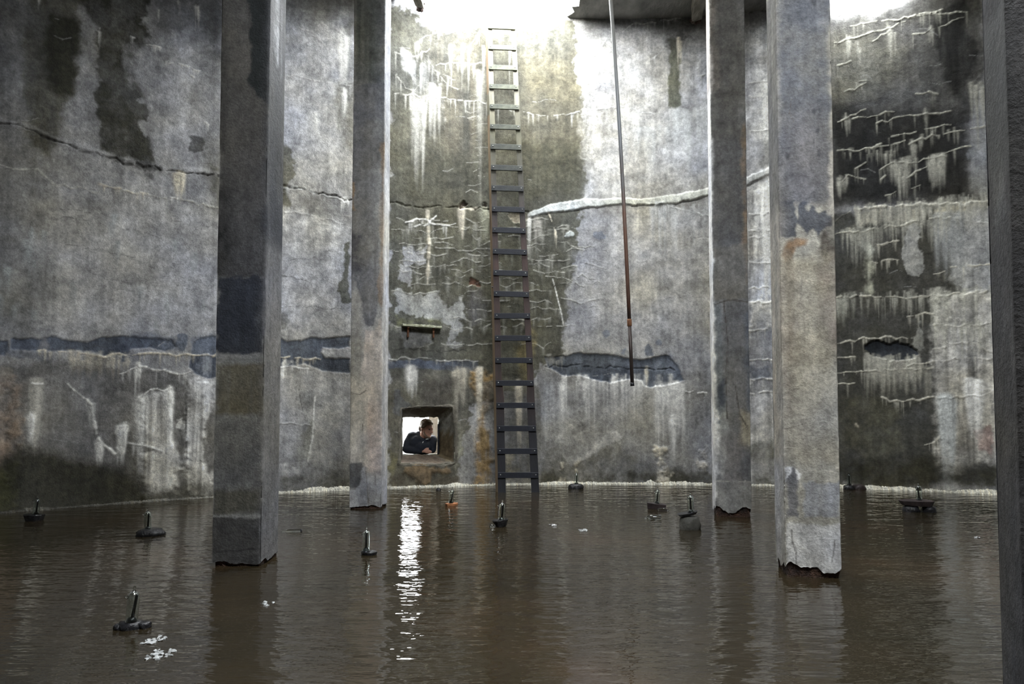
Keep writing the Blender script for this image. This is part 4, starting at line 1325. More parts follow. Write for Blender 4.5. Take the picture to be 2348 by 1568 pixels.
class Pillar:
    def __init__(self, fl, depth_px, yaw, label, seed, base, ragamp=0.05, res=0.009, width=PW):
        """fl: world xy of the front left corner; yaw clockwise in degrees"""
        self.fl = Vector((fl[0], fl[1]))
        a = math.radians(yaw)
        self.ex = Vector((math.cos(a), -math.sin(a)))      # along the front face, left to right
        self.ey = Vector((math.sin(a), math.cos(a)))       # away from the camera
        self.w = width
        w = width
        self.c = Canvas(0, 4 * w - 0.0001, 0.0, ROOF + 0.0, res, res, seed, base, 0.6)
        self.c.h *= 0.35
        self.label = label
        self.seed = seed
        self.rag = ragamp
        self.depth = self.fl.y

    def z(self, py, d=0.0):
        return at(1174, py, self.depth + d).z

    # faces: 0 left, 1 front, 2 right, 3 back (perimeter order seen from the camera)
    def P(self, face, pts):
        w = self.w
        return [((face + u) * w, self.z(y)) for u, y in pts]

    def poly(self, face, pts, c, a=1.0, **k):
        k.setdefault('rag', 0.05)
        k.setdefault('fine', 0.03)
        self.c.poly(self.P(face, pts), c, a, **k)

    def rect(self, face, y0, y1, c, a=1.0, u0=-0.02, u1=1.02, **k):
        self.poly(face, [(u0, y0), (u1, y0), (u1, y1), (u0, y1)], c, a, **k)

    def line(self, face, pts, c, **k):
        k.setdefault('w', 0.008)
        k.setdefault('amp', 0.006)
        self.c.line(self.P(face, pts), c, **k)

    def build(self):
        c, w = self.c, self.w
        ns, nz = len(c.s), len(c.z)
        rs = np.random.RandomState(self.seed)
        ch = 0.012
        root = empty('concrete_pillar', (self.fl.x + (self.ex.x + self.ey.x) * w / 2, self.fl.y + (self.ex.y + self.ey.y) * w / 2, -0.24))
        tag(root, self.label, 'pillar', 'square concrete pillars standing in the water')
        o3 = Vector((root.location.x, root.location.y))
        # perimeter path: left face back->front, front left->right, right front->back, back right->left
        X = np.zeros(ns)
        Y = np.zeros(ns)
        NX = np.zeros(ns)
        NY = np.zeros(ns)
        for i, s in enumerate(c.s):
            f = int(s / w) % 4
            u = s / w - int(s / w)
            if f == 0:
                lx, ly, nx, ny = 0, 1 - u, -1, 0
            elif f == 1:
                lx, ly, nx, ny = u, 0, 0, -1
            elif f == 2:
                lx, ly, nx, ny = 1, u, 1, 0
            else:
                lx, ly, nx, ny = 1 - u, 1, 0, 1
            # soften the arrises
            e = min(u, 1 - u) * w
            X[i], Y[i], NX[i], NY[i] = lx, ly, nx, ny
            if e < ch:
                k = (1 - e / ch) ** 2 * ch * 0.5
                X[i] += (0.5 - lx) * 2 * k / w * (1 if True else 0) if nx else 0
                Y[i] += (0.5 - ly) * 2 * k / w if ny else 0
        bx = self.fl.x + (self.ex.x * X + self.ey.x * Y) * w - o3.x
        by = self.fl.y + (self.ex.y * X + self.ey.y * Y) * w - o3.y
        nx = self.ex.x * NX + self.ey.x * NY
        ny = self.ex.y * NX + self.ey.y * NY
        coarse = np.interp(c.s, np.linspace(0, 4 * w, 26), rs.rand(26))
        coarse = np.convolve(np.r_[coarse[-4:], coarse, coarse[:4]], np.ones(9) / 9, 'valid')
        fine = np.interp(c.s, np.linspace(0, 4 * w, 70), rs.rand(70))
        fine2 = np.interp(c.s, np.linspace(0, 4 * w, 150), rs.rand(150))
        bot = self.rag * (0.35 + 1.0 * np.clip(coarse * 1.8 - 0.5, 0, 1) + 0.28 * fine + 0.16 * fine2)
        t = np.linspace(0, 1, nz)
        V = np.empty((nz, ns, 3))
        V[:, :, 0] = bx + nx * c.h
        V[:, :, 1] = by + ny * c.h
        V[:, :, 2] = np.maximum(c.z[:, None], bot[None, :]) + 0.24
        me = grid_mesh('shaft', V.reshape(-1, 3), nz, ns, closed=True)
        c.attach(me)
        me.materials.append(M_CONC)
        link(bpy.data.objects.new('shaft', me), root)
        # crumbled footing under the shaft
        bm = bmesh.new()
        bmesh.ops.create_cube(bm, size=1, matrix=Matrix.Translation((0, 0, 0.20)) @ Matrix.Rotation(math.atan2(self.ex.y, self.ex.x), 4, 'Z') @ Matrix.Diagonal((w - 0.03, w - 0.03, 0.44, 1)))
        bmesh.ops.subdivide_edges(bm, edges=bm.edges[:], cuts=9, use_grid_fill=True)
        r2 = random.Random(self.seed)
        for v in bm.verts:
            v.co += Vector((r2.uniform(-1, 1), r2.uniform(-1, 1), r2.uniform(-1, 1))) * 0.008
        f = bm_obj('footing', bm, M_RUST, root)
        f['label'] = 'crumbled rust brown footing at the water line'
        return root


def corner(px, py):
    p = at_z(px, py)
    return (p.x, p.y)


# P1 - dark pillar, near left
p = Pillar(corner(484, 1299), 0, 0.0, 'dark square concrete pillar nearest on the left, blackened upper half', 101, (0.20, 0.20, 0.195), 0.022, 0.0075)
p.rect(1, -40, 640, (0.046, 0.0445, 0.0445), 0.95, soft=0.03)
p.poly(1, [(-0.02, 380), (0.16, 400), (0.24, 470), (0.20, 560), (0.25, 620), (0.1, 635), (-0.02, 600)], (0.008, 0.008, 0.008), 0.9, soft=0.05, mott=0.8)
p.poly(1, [(0.02, 40), (0.1, 30), (0.13, 330), (0.05, 350)], (0.010, 0.010, 0.010), 0.7, soft=0.05, mott=0.8)
p.poly(1, [(0.66, -40), (1.02, -40), (1.02, 228), (0.93, 215), (0.82, 200), (0.72, 190), (0.74, 140), (0.70, 100), (0.74, 60)], (0.006, 0.008, 0.009), 0.97, soft=0.012, wet=0.35, rag=0.10)
p.rect(1, 636, 818, (0.018, 0.021, 0.030), 0.96, soft=0.012, rag=0.08, wet=0.3)
p.poly(1, [(0.3, 660), (0.6, 650), (0.66, 760), (0.5, 800), (0.36, 740)], (0.018, 0.020, 0.026), 0.75, soft=0.04, mott=0.5)
p.rect(1, 818, 830, (0.10, 0.10, 0.09), 0.5, soft=0.02)
p.rect(1, 832, 955, (0.080, 0.071, 0.046), 0.92, soft=0.02, streak=0.2)
p.rect(1, 955, 1120, (0.098, 0.097, 0.095), 0.92, soft=0.05, streak=0.2)
p.rect(1, 1120, 1182, (0.070, 0.066, 0.050), 0.9, soft=0.03)
p.rect(1, 1184, 1320, (0.048, 0.046, 0.043), 0.94, soft=0.010)
p.line(1, [(0.0, 1183), (1.0, 1183)], (0.26, 0.26, 0.25), w=0.016, a=0.7)
p.line(1, [(0.1, 1265), (0.5, 1262), (0.98, 1258)], (0.025, 0.025, 0.025))
p.rect(2, -40, 560, (0.030, 0.032, 0.038), 0.95, soft=0.05, wet=0.5, streak=0.15)
p.rect(2, -40, 140, (0.30, 0.31, 0.33), 0.75, soft=0.06, u0=0.35, u1=0.8, wet=0.6, streak=1.6, mott=0.8)  # sky highlight on the wet side painted as pale streaks
p.rect(2, 560, 1310, (0.135, 0.132, 0.130), 0.85, soft=0.08, streak=0.8)
p.rect(2, 1180, 1310, (0.16, 0.155, 0.15), 0.5, soft=0.03)
p.build()

# P2 - second on the left, far
p = Pillar(corner(800, 1167), 0, 0.5, 'slender concrete pillar left of the window opening, dark above and tan below', 102, (0.40, 0.385, 0.35), 0.028)
p.rect(1, -40, 200, (0.085, 0.095, 0.085), 0.9, soft=0.08, streak=0.3)
p.poly(1, [(-0.02, 190), (1.02, 190), (1.02, 500), (0.95, 600), (0.9, 640), (0.86, 720), (0.72, 752), (0.45, 748), (0.22, 690), (0.1, 640), (-0.02, 640)], (0.155, 0.155, 0.16), 0.9, soft=0.012, mott=0.25)
p.poly(1, [(-0.02, 530), (0.3, 540), (0.3, 620), (0.12, 640), (0.1, 690), (-0.02, 650)], (0.055, 0.055, 0.065), 0.7, soft=0.03, mott=0.8)
p.poly(1, [(0.90, 330), (1.03, 330), (1.03, 740), (0.93, 710), (0.82, 690), (0.80, 660), (0.88, 600), (0.93, 450)], (0.36, 0.24, 0.13), 0.85, soft=0.012, rag=0.08)
p.poly(1, [(-0.02, 420), (0.06, 420), (0.05, 480), (-0.02, 480)], (0.36, 0.24, 0.13), 0.7, soft=0.01)
p.poly(1, [(-0.02, 690), (0.22, 700), (0.42, 755), (0.4, 820), (0.3, 870), (-0.02, 870)], (0.30, 0.275, 0.21), 0.7, soft=0.03, streak=0.6)
p.poly(1, [(0.45, 755), (0.7, 755), (0.95, 720), (1.02, 730), (1.02, 1080), (0.5, 1080), (0.4, 900)], (0.64, 0.56, 0.47), 0.9, soft=0.02, mott=0.1)
p.poly(1, [(0.55, 925), (0.95, 925), (0.98, 1090), (0.7, 1080), (0.55, 1000)], (0.50, 0.33, 0.24), 0.75, soft=0.06, streak=0.5)
p.rect(1, 870, 1060, (0.56, 0.52, 0.45), 0.7, u1=0.55, soft=0.04)
p.poly(1, [(-0.02, 1068), (0.35, 1064), (0.42, 1085), (0.3, 1115), (0.12, 1122), (-0.02, 1118)], (0.10, 0.10, 0.10), 0.9, soft=0.012)
p.poly(1, [(-0.02, 1122), (0.16, 1124), (0.34, 1112), (0.46, 1075), (0.6, 1110), (0.62, 1175), (-0.02, 1175)], (0.36, 0.36, 0.36), 0.85, soft=0.010)
for q in ([(0.45, 1060), (0.55, 1100), (0.62, 1170)], [(0.8, 1090), (0.86, 1150)], [(0.4, 960), (0.42, 1010)], [(0.0, 900), (0.3, 905), (0.5, 895)]):
    p.line(1, q, (0.12, 0.10, 0.085), w=0.007)
p.rect(2, -40, 500, (0.34, 0.35, 0.37), 0.9, soft=0.2, streak=0.3)  # right side: light from the roof opening put into pale colours
p.rect(2, 400, 1180, (0.62, 0.63, 0.65), 0.85, soft=0.2, streak=0.4)
p.rect(2, -40, 60, (0.2, 0.2, 0.2), 0.5, soft=0.08)
p.rect(2, 780, 1180, (0.52, 0.50, 0.47), 0.6, soft=0.2, streak=0.5)
p.build()

# P3 - far right
p = Pillar(corner(1641, 1184), 0, 11.0, 'slender grey concrete pillar behind the tan one, with light painted into its left edge', 103, (0.24, 0.24, 0.235), 0.060)
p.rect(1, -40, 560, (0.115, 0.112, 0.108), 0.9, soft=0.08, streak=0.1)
p.poly(1, [(0.0, 40), (0.16, 40), (0.2, 300), (0.3, 420), (0.16, 560), (0.0, 560)], (0.17, 0.165, 0.155), 0.7, soft=0.02)
p.poly(1, [(0.88, 280), (1.02, 280), (1.02, 680), (0.9, 640), (0.86, 450)], (0.30, 0.215, 0.14), 0.75, soft=0.02, mott=0.4)
p.rect(1, 565, 690, (0.22, 0.205, 0.17), 0.7, soft=0.02)
p.poly(1, [(0.0, 695), (0.25, 695), (0.35, 760), (0.28, 1000), (0.1, 980), (0.0, 900)], (0.20, 0.225, 0.24), 0.75, soft=0.03, streak=0.4)
p.poly(1, [(0.25, 695), (1.02, 690), (1.02, 960), (0.7, 1000), (0.3, 900)], (0.19, 0.19, 0.195), 0.8, soft=0.02)
p.poly(1, [(0.9, 720), (1.02, 700), (1.02, 960), (0.92, 960)], (0.12, 0.14, 0.18), 0.7, soft=0.03)
p.poly(1, [(0.1, 890), (0.28, 870), (0.26, 930), (0.14, 930)], (0.06, 0.07, 0.09), 0.8, soft=0.02)
p.poly(1, [(0.12, 1000), (0.3, 950), (0.35, 1060), (0.2, 1090), (0.12, 1050)], (0.42, 0.42, 0.40), 0.7, soft=0.03, streak=0.5)
p.poly(1, [(0.75, 940), (1.0, 950), (1.0, 1030), (0.8, 1020)], (0.50, 0.45, 0.34), 0.7, soft=0.03, streak=0.6)
p.poly(1, [(0.75, 1020), (1.02, 1025), (1.02, 1110), (0.6, 1110)], (0.10, 0.10, 0.105), 0.75, soft=0.03)
p.rect(1, 1000, 1110, (0.20, 0.18, 0.16), 0.5, soft=0.05, u0=0.25, u1=0.7)
p.rect(1, 1104, 1200, (0.28, 0.275, 0.26), 0.75, soft=0.010, mott=0.3)
p.line(1, [(0.0, 1103), (1.0, 1103)], (0.42, 0.40, 0.36), w=0.008)
for q in ([(0.3, 690), (0.4, 780), (0.33, 880), (0.36, 960)], [(0.0, 700), (0.4, 688), (1.0, 695)], [(0.6, 885), (0.7, 950), (0.95, 985)]):
    p.line(1, q, (0.08, 0.07, 0.06), w=0.008)
p.rect(0, -40, 1200, (0.88, 0.87, 0.84), 0.95, soft=0.02, streak=0.15)  # left face: brightness from the roof opening put into a near-white colour
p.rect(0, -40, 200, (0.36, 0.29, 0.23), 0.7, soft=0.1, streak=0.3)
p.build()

# P4 - near right, tan
p = Pillar(corner(1801, 1322), 0, 11.0, 'well lit tan and blue-grey concrete pillar on the right with a navy patch', 104, (0.40, 0.385, 0.335), 0.055, 0.007)
p.rect(1, -40, 470, (0.100, 0.106, 0.122), 0.94, soft=0.03, mott=0.15)
p.poly(1, [(0.1, 280), (0.6, 260), (0.95, 330), (0.9, 465), (0.1, 465)], (0.165, 0.160, 0.168), 0.75, soft=0.15)
p.poly(1, [(-0.02, -40), (1.02, -40), (1.02, 150), (0.7, 170), (-0.02, 60)], (0.055, 0.06, 0.07), 0.5, soft=0.2, mott=0.5)
rs4 = np.random.RandomState(12)
for k in range(46):
    u = rs4.choice([rs4.uniform(0.65, 1.0), rs4.uniform(0.0, 0.2), rs4.uniform(0.3, 0.95)], p=[0.6, 0.15, 0.25])
    y = rs4.uniform(5, 430)
    a_, b_ = rs4.uniform(0.01, 0.045), rs4.uniform(2, 12)
    p.poly(1, [(u - a_, y), (u, y - b_), (u + a_, y), (u + 0.3 * a_, y + b_)], (0.06, 0.062, 0.07), 0.8, soft=0.008, rag=0.03)
p.poly(1, [(-0.02, 462), (0.1, 463), (0.26, 462), (0.30, 490), (0.34, 505), (0.38, 470), (0.46, 472), (0.52, 500), (0.60, 476), (0.66, 495), (0.74, 500), (0.80, 488), (0.90, 490), (0.92, 520),
           (0.84, 520), (0.70, 540), (0.60, 530), (0.50, 540), (0.42, 525), (0.32, 515), (0.30, 545), (0.15, 545), (-0.02, 540)], (0.075, 0.082, 0.10), 0.93, soft=0.008, rag=0.05)
p.poly(1, [(0.05, 585), (0.12, 555), (0.3, 548), (0.5, 552), (0.45, 562), (0.28, 565), (0.2, 590), (0.1, 600)], (0.30, 0.17, 0.08), 0.85, soft=0.015, mott=0.4)
p.poly(1, [(0.1, 575), (0.24, 570), (0.2, 600), (0.14, 610)], (0.10, 0.08, 0.06), 0.7, soft=0.02)
p.poly(1, [(0.76, 540), (1.02, 500), (1.02, 590), (0.85, 605), (0.76, 570)], (0.045, 0.036, 0.030), 0.9, soft=0.02, mott=0.5)
p.poly(1, [(0.9, 360), (1.02, 350), (1.02, 500), (0.88, 490)], (0.42, 0.40, 0.36), 0.8, soft=0.012)
p.poly(1, [(0.05, 600), (0.9, 600), (1.02, 700), (1.02, 1065), (-0.02, 1065), (-0.02, 650)], (0.42, 0.38, 0.285), 0.8, soft=0.06)
p.poly(1, [(0.05, 760), (0.35, 730), (0.5, 780), (0.45, 830), (0.2, 850), (0.05, 820)], (0.25, 0.215, 0.155), 0.6, soft=0.06, mott=0.7)
p.poly(1, [(0.0, 850), (0.2, 860), (0.26, 940), (0.1, 965), (0.0, 960)], (0.25, 0.21, 0.17), 0.65, soft=0.04)
p.poly(1, [(0.75, 620), (1.0, 640), (1.0, 760), (0.85, 780), (0.8, 700)], (0.33, 0.285, 0.25), 0.6, soft=0.06, mott=0.6)
p.poly(1, [(0.55, 850), (1.0, 850), (1.0, 1000), (0.55, 1000)], (0.46, 0.44, 0.37), 0.6, soft=0.1)
p.poly(1, [(0.28, 960), (0.42, 955), (0.46, 1060), (0.40, 1065)], (0.27, 0.235, 0.19), 0.5, soft=0.05)
p.rect(1, 1101, 1192, (0.33, 0.35, 0.40), 0.95, soft=0.010, u0=0.3, streak=0.3)
p.poly(1, [(0.02, 1072), (0.12, 1066), (0.2, 1068), (0.28, 1085), (0.3, 1110), (0.3, 1190), (0.0, 1192)], (0.17, 0.17, 0.178), 0.95, soft=0.010)
p.poly(1, [(0.02, 1072), (0.12, 1066), (0.18, 1069), (0.1, 1090), (0.04, 1105)], (0.78, 0.78, 0.77), 0.95, soft=0.006, rag=0.03)
p.poly(1, [(0.2, 1070), (0.26, 1076), (0.32, 1085), (0.32, 1100), (0.24, 1100), (0.2, 1085)], (0.78, 0.77, 0.74), 0.95, soft=0.006, rag=0.03)
p.rect(1, 1192, 1340, (0.62, 0.615, 0.60), 0.92, soft=0.010)
p.poly(1, [(0.45, 1270), (0.65, 1275), (0.6, 1300), (0.48, 1298)], (0.30, 0.295, 0.28), 0.6, soft=0.03)
for q in ([(0.12, 1215), (0.14, 1245), (0.2, 1265), (0.2, 1290), (0.26, 1305)], [(0.9, 1215), (0.86, 1260), (0.82, 1285)], [(0.0, 985), (0.2, 980), (0.4, 970)], [(0.26, 230), (0.22, 260), (0.3, 285)],
          [(0.4, 620), (0.36, 690), (0.42, 700)]):
    p.line(1, q, (0.10, 0.09, 0.08), w=0.006)
p.poly(1, [(0.0, 600), (0.12, 620), (0.16, 760), (0.06, 900), (0.1, 1040), (0.0, 1060)], (0.30, 0.255, 0.195), 0.6, soft=0.03, rag=0.12, mott=0.5)
p.poly(1, [(0.88, 620), (1.02, 600), (1.02, 900), (0.95, 860), (0.9, 740)], (0.26, 0.215, 0.18), 0.6, soft=0.03, rag=0.12, mott=0.6)
p.poly(1, [(0.3, 640), (0.55, 640), (0.5, 900), (0.35, 860)], (0.46, 0.43, 0.355), 0.6, soft=0.06, rag=0.12, streak=0.6)
p.rect(0, -40, 480, (0.17, 0.165, 0.16), 0.8, soft=0.05, streak=0.5)
p.rect(0, 480, 1060, (0.48, 0.44, 0.38), 0.75, soft=0.1, streak=0.5)
p.rect(0, 1060, 1340, (0.46, 0.46, 0.48), 0.75, soft=0.05, streak=0.5)
p.build()

# P5 - dark edge of the frame, close
q5 = at(2334, 1000, 2.0)
p = Pillar((q5.x, q5.y), 0, 25.0, 'dark unlit concrete pillar cut off by the right edge of the picture', 105, (0.068, 0.067, 0.070), 0.05, 0.0125)
p.rect(0, -40, 370, (0.04, 0.042, 0.042), 0.8, soft=0.05, wet=0.4)
p.rect(0, 360, 480, (0.17, 0.175, 0.18), 0.5, soft=0.06, u0=0.2, u1=0.8, streak=0.6)
p.build()

# ------------------------------------------------------------------ roof beams
M_BEAM = simple_mat('rough_beam', [(0.3, (0.10, 0.09, 0.07)), (0.55, (0.26, 0.24, 0.20)), (0.8, (0.5, 0.48, 0.42))], 7, 0.9, (2, 0.4, 2), 0.8, 0.03)


def beam(pa, pb, w, h, label, broken=True, seed=1):
    rs = random.Random(seed)
    pa, pb = Vector(pa), Vector(pb)
    L = (pb - pa).length
    d = (pb - pa).normalized()
    side = Vector((d.y, -d.x, 0))
    n = max(4, int(L / 0.08))
    root = empty('roof_beam', (pb.x, pb.y, pb.z))
    bm = bmesh.new()
    rings = []
    for i in range(n + 1):
        t = i / n
        p = pa.lerp(pb, t) - pb
        k = 1.0
        if broken and t > 0.9:
            k = 1 - (t - 0.9) * 3.5
        ring = []
        for sx, sz in ((-1, 0), (1, 0), (1, -1), (-1, -1)):
            j = Vector((rs.uniform(-1, 1), rs.uniform(-1, 1), rs.uniform(-1, 1))) * 0.008
            ring.append(bm.verts.new(p + side * sx * w / 2 * k + Vector((0, 0, sz * h * (1 if t < 0.95 else 0.85))) + j))
        rings.append(ring)
    for a, b in zip(rings, rings[1:]):
        for k in range(4):
            bm.faces.new((a[k], a[(k + 1) % 4], b[(k + 1) % 4], b[k]))
    bm.faces.new(rings[0][::-1])
    bm.faces.new(rings[-1])
    bm_obj('beam', bm, M_BEAM, root)
    if broken:
        bm = bmesh.new()
        for k in range(7):
            c = pa.lerp(pb, 1.0 - rs.uniform(0, 0.03)) - pb + side * rs.uniform(-w / 3, w / 3) + Vector((0, 0, -h * rs.uniform(0.5, 1.12)))
            bmesh.ops.create_icosphere(bm, subdivisions=1, radius=rs.uniform(0.02, 0.045), matrix=Matrix.Translation(c) @ Matrix.Diagonal((1, 1, rs.uniform(0.6, 1.3), 1)))
        e = bm_obj('broken_end', bm, M_RUST, root)
        e['label'] = 'ragged rusted broken end'
    return tag(root, label, 'beam')


eb = on_wall(1594, 60, R - 0.10)
beam((2.05, 6.55, ROOF), (eb.x, eb.y, ROOF), 0.13, ROOF - eb.z, 'roof beam end with flaking white paint above the hanging pipe', True, 3)
es = on_wall(966, 24, R - 0.05)
beam((es.x - 0.06, es.y - 0.45, ROOF + 0.06), (es.x, es.y, ROOF + 0.06), 0.10, ROOF + 0.06 - es.z, 'short broken beam stub at the roof opening left of the ladder', True, 8)

# ------------------------------------------------------------------ ladder
def build_ladder():
    ys = [62, 103, 149, 193, 239, 285, 330, 378, 425, 473, 521, 570, 619, 667, 718, 769, 820, 872, 923, 976, 1028, 1083]
    D0, D1 = 7.83, 8.36

    def dep(y):
        return D0 + (D1 - D0) * (1127 - y) / (1127 - 60)

    def xl(y):
        return 1118 + (1142 - 1118) * (y - 60) / 1067.0

    def xr(y):
        return 1182 + (1237 - 1182) * (y - 60) / 1067.0
    base = at(1190, 1127, D0)
    root = empty('timber_ladder', (base.x, base.y, -0.22))
    O = root.location.copy()
    tag(root, 'tall dark timber ladder leaning against the wall under the roof opening', 'ladder')
    yaw = 0.05
    for side in (0, 1):
        f = xl if side == 0 else xr
        sg = 1 if side == 0 else -1
        bm = bmesh.new()
        rings = []
        for k in range(23):
            y = 1165 + (60 - 1165) * k / 22
            d = dep(y)
            p = at(f(y), y, d) - O
            wpx = (18 if y > 900 else 14.5 - 4.0 * (900 - y) / 900) * d / F
            j = random.Random(k * 3 + side).uniform(-0.002, 0.002)
            x0, x1 = (p.x + j, p.x + wpx + j) if side == 0 else (p.x - wpx + j, p.x + j)
            rings.append([bm.verts.new(q) for q in ((x0, p.y, p.z), (x1, p.y, p.z), (x1, p.y + 0.09, p.z), (x0 - (0.030 if side == 0 else 0.0), p.y + 0.09, p.z))])
        for a, b in zip(rings, rings[1:]):
            for k in range(4):
                bm.faces.new((a[k], a[(k + 1) % 4], b[(k + 1) % 4], b[k]))
        bm.faces.new(rings[0][::-1])
        bm.faces.new(rings[-1])
        for fc in bm.faces:
            if side == 0 and fc.calc_center_median().x < min(v.co.x for v in fc.verts) + 0.02:
                fc.material_index = 1
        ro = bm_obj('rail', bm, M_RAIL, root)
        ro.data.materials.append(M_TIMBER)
    for i, y in enumerate(ys):
        d = dep(y)
        a = at(xl(y) + 1, y + (0 if i else 0), d - 0.014) - O
        b = at(xr(y) - 0.5, y + 2.5 if y < 700 else y, d - 0.014) - O
        hgt = (12.5 if y > 300 else 11.0) * d / F
        if i == 0:
            hgt = 0.022
        c = a.lerp(b, 0.5) + Vector((0, 0, -hgt * 0.5))
        L = (b - a).length
        ang = math.atan2(b.z - a.z, b.x - a.x)
        bm = bmesh.new()
        box_bm(bm, Vector((0, 0, 0)), (L, 0.026, hgt), None, 0.003)
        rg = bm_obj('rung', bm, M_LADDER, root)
        rg.location = c
        rg.rotation_euler = (0, -ang, 0)
        if i:
            for sx in (-1, 1):
                m = lathe([(0.0, -0.005), (0.005, -0.004), (0.0075, 0.0), (0.0075, 0.004)], 8)
                bo = bm_obj('bolt', m, M_BOLT, rg)
                bo.location = (sx * (L / 2 - 0.028), -0.014, hgt * 0.08)
                bo.rotation_euler = (-math.pi / 2, 0, 0)
    q = at(1130, 657, dep(657)) - O
    st = bm_obj('side_bolt', tube([q + Vector((0.03, 0.03, 0)), q + Vector((-0.012, 0.03, 0))], 0.012, 8), M_BLACKROD, root)
    return root


build_ladder()

# ------------------------------------------------------------------ hanging pipe
def build_pipe():
    D = 6.6
    pb = at(1450, 884, D)
    pm = at(1443.5, 742, D)
    pt = at(1397, 0, D)
    dirv = (pt - pm)
    top = pt + dirv * ((ROOF - pt.z) / dirv.z)
    root = empty('hanging_pipe', pb)
    tag(root, 'long thin pipe hanging at a slant, pale above and rusty below', 'pipe')
    O = pb
    n = 16
    bow = [pm.lerp(top, k / n) - O + Vector((0.022 * math.sin(math.pi * k / n), 0, 0)) for k in range(n + 1)]
    bm_obj('upper_pipe', tube(bow, 0.0185, 12), M_PIPE, root, True)
    lw = bm_obj('lower_pipe', tube([pm - O, pm.lerp(pb, 0.5) - O, pb - O], 0.0175, 12), M_PIPE, root, True)
    lw['label'] = 'dark rusted lower length'
    d = (pb - pm).normalized()
    cp_ = bm_obj('coupling', tube([pm - O - d * 0.045, pm - O - d * 0.04, pm - O + d * 0.02, pm - O + d * 0.026], [0.019, 0.023, 0.023, 0.019], 12), M_RUSTIRON, root, True)
    cp_['label'] = 'rusty threaded coupling'
    bm_obj('end_collar', tube([pb - O - d * 0.03, pb - O + d * 0.004], 0.020, 12), M_BLACKROD, root, True)


build_pipe()

# ------------------------------------------------------------------ shelf on the wall
def build_shelf():
    a, b = on_wall(921, 748, R), on_wall(1010, 751, R)
    c = a.lerp(b, 0.5)
    ang = math.atan2(b.y - a.y, b.x - a.x)
    root = empty('wall_shelf', c, ang)
    tag(root, 'small mossy shelf board on rusty brackets above the window opening', 'shelf')
    L = (b - a).length
    bm = bmesh.new()
    box_bm(bm, Vector((0, -0.055, 0)), (L, 0.11, 0.026), Matrix.Rotation(0.035, 3, 'Y'), 0.004)
    bmesh.ops.subdivide_edges(bm, edges=[e for e in bm.edges if e.calc_length() > 0.15], cuts=8)
    r = random.Random(6)
    for v in bm.verts:
        v.co.z += r.uniform(-0.003, 0.003)
    bm_obj('board', bm, M_MOSS, root)
    bm = bmesh.new()
    for k in range(26):
        bmesh.ops.create_icosphere(bm, subdivisions=1, radius=r.uniform(0.006, 0.013),
                                   matrix=Matrix.Translation((r.uniform(-0.08, 0.10), -0.10 + r.uniform(0, 0.07), 0.016)) @ Matrix.Diagonal((1.6, 1.3, 0.7, 1)))
    mo = bm_obj('lichen', bm, M_MOSS, root)
    mo['label'] = 'pale lichen lumps'
    for x in (-0.165, 0.145):
        bm = bmesh.new()
        box_bm(bm, Vector((x, -0.040, -0.075)), (0.022, 0.030, 0.12), None, 0.003)
        box_bm(bm, Vector((x, -0.05, -0.020)), (0.022, 0.09, 0.012), None, 0.002)
        br = bm_obj('bracket', bm, M_RUSTIRON, root)
        br['label'] = 'rusty iron bracket'


build_shelf()

# ------------------------------------------------------------------ rocks, slabs and glass pieces in the water
def rock_bm(size, seed, sub=3, rough=0.25, flat=1.0):
    from mathutils import noise as mn
    bm = bmesh.new()
    bmesh.ops.create_icosphere(bm, subdivisions=sub, radius=1.0)
    off = Vector((seed * 3.7, seed * 1.3, seed * 2.1))
    for v in bm.verts:
        n = v.co.normalized()
        k = 1 + rough * (mn.noise(n * 1.5 + off) * 1.2 + 0.5 * mn.noise(n * 4 + off))
        q = n * k
        if q.z > 0.55 * flat + 0.1:
            q.z = 0.55 * flat + 0.1 + (q.z - 0.55 * flat - 0.1) * 0.25
        v.co = Vector((q.x * size[0], q.y * size[1], q.z * size[2]))
    return bm


def slab_bm(size, seed, taper=0.8):
    r = random.Random(seed)
    bm = bmesh.new()
    n = 11
    top, bot = [], []
    for k in range(n):
        a = 2 * math.pi * k / n
        rr = r.uniform(0.82, 1.05)
        x, y = math.cos(a) * size[0] * rr, math.sin(a) * size[1] * rr
        top.append(bm.verts.new((x, y, size[2] * (1 + r.uniform(-0.12, 0.12)))))
        t = r.uniform(taper - 0.1, taper + 0.08)
        bot.append(bm.verts.new((x * t, y * t, -size[2] * (1 + r.uniform(-0.15, 0.15)))))
    bm.faces.new(top)
    bm.faces.new(bot[::-1])
    for k in range(n):
        bm.faces.new((top[k], bot[k], bot[(k + 1) % n], top[(k + 1) % n]))
    bmesh.ops.bevel(bm, geom=bm.edges[:], offset=min(size) * 0.12, segments=1, affect='EDGES')
    return bm


GL_H, GL_R = 0.150, 0.026
_outer = [(0.0255, 0.0), (0.0275, 0.004), (0.0262, 0.012), (0.0258, 0.03), (0.0258, 0.085), (0.0252, 0.105), (0.0262, 0.112), (0.0255, 0.120), (0.020, 0.131), (0.012, 0.139),
          (0.0062, 0.143), (0.0052, 0.150), (0.0068, 0.156), (0.0050, 0.163), (0.0, 0.165)]
_inner = [(0.0, 0.137), (0.011, 0.135), (0.018, 0.128), (0.0232, 0.117), (0.0228, 0.105), (0.0236, 0.085), (0.0236, 0.03), (0.0238, 0.004), (0.0255, 0.0)]
bm0 = lathe(_outer + _inner, 22)
bmesh.ops.remove_doubles(bm0, verts=bm0.verts[:], dist=1e-5)
_tmp = bm_obj('glass', bm0, M_GLASS, None, True)
GLASS_ME = _tmp.data
bpy.data.objects.remove(_tmp)
_tmp = bm_obj('rod', lathe([(0.0, 0.006), (0.0075, 0.006), (0.0068, 0.06), (0.0062, 0.118), (0.0045, 0.126), (0.0, 0.128)], 12), M_BLACKROD, None, True)
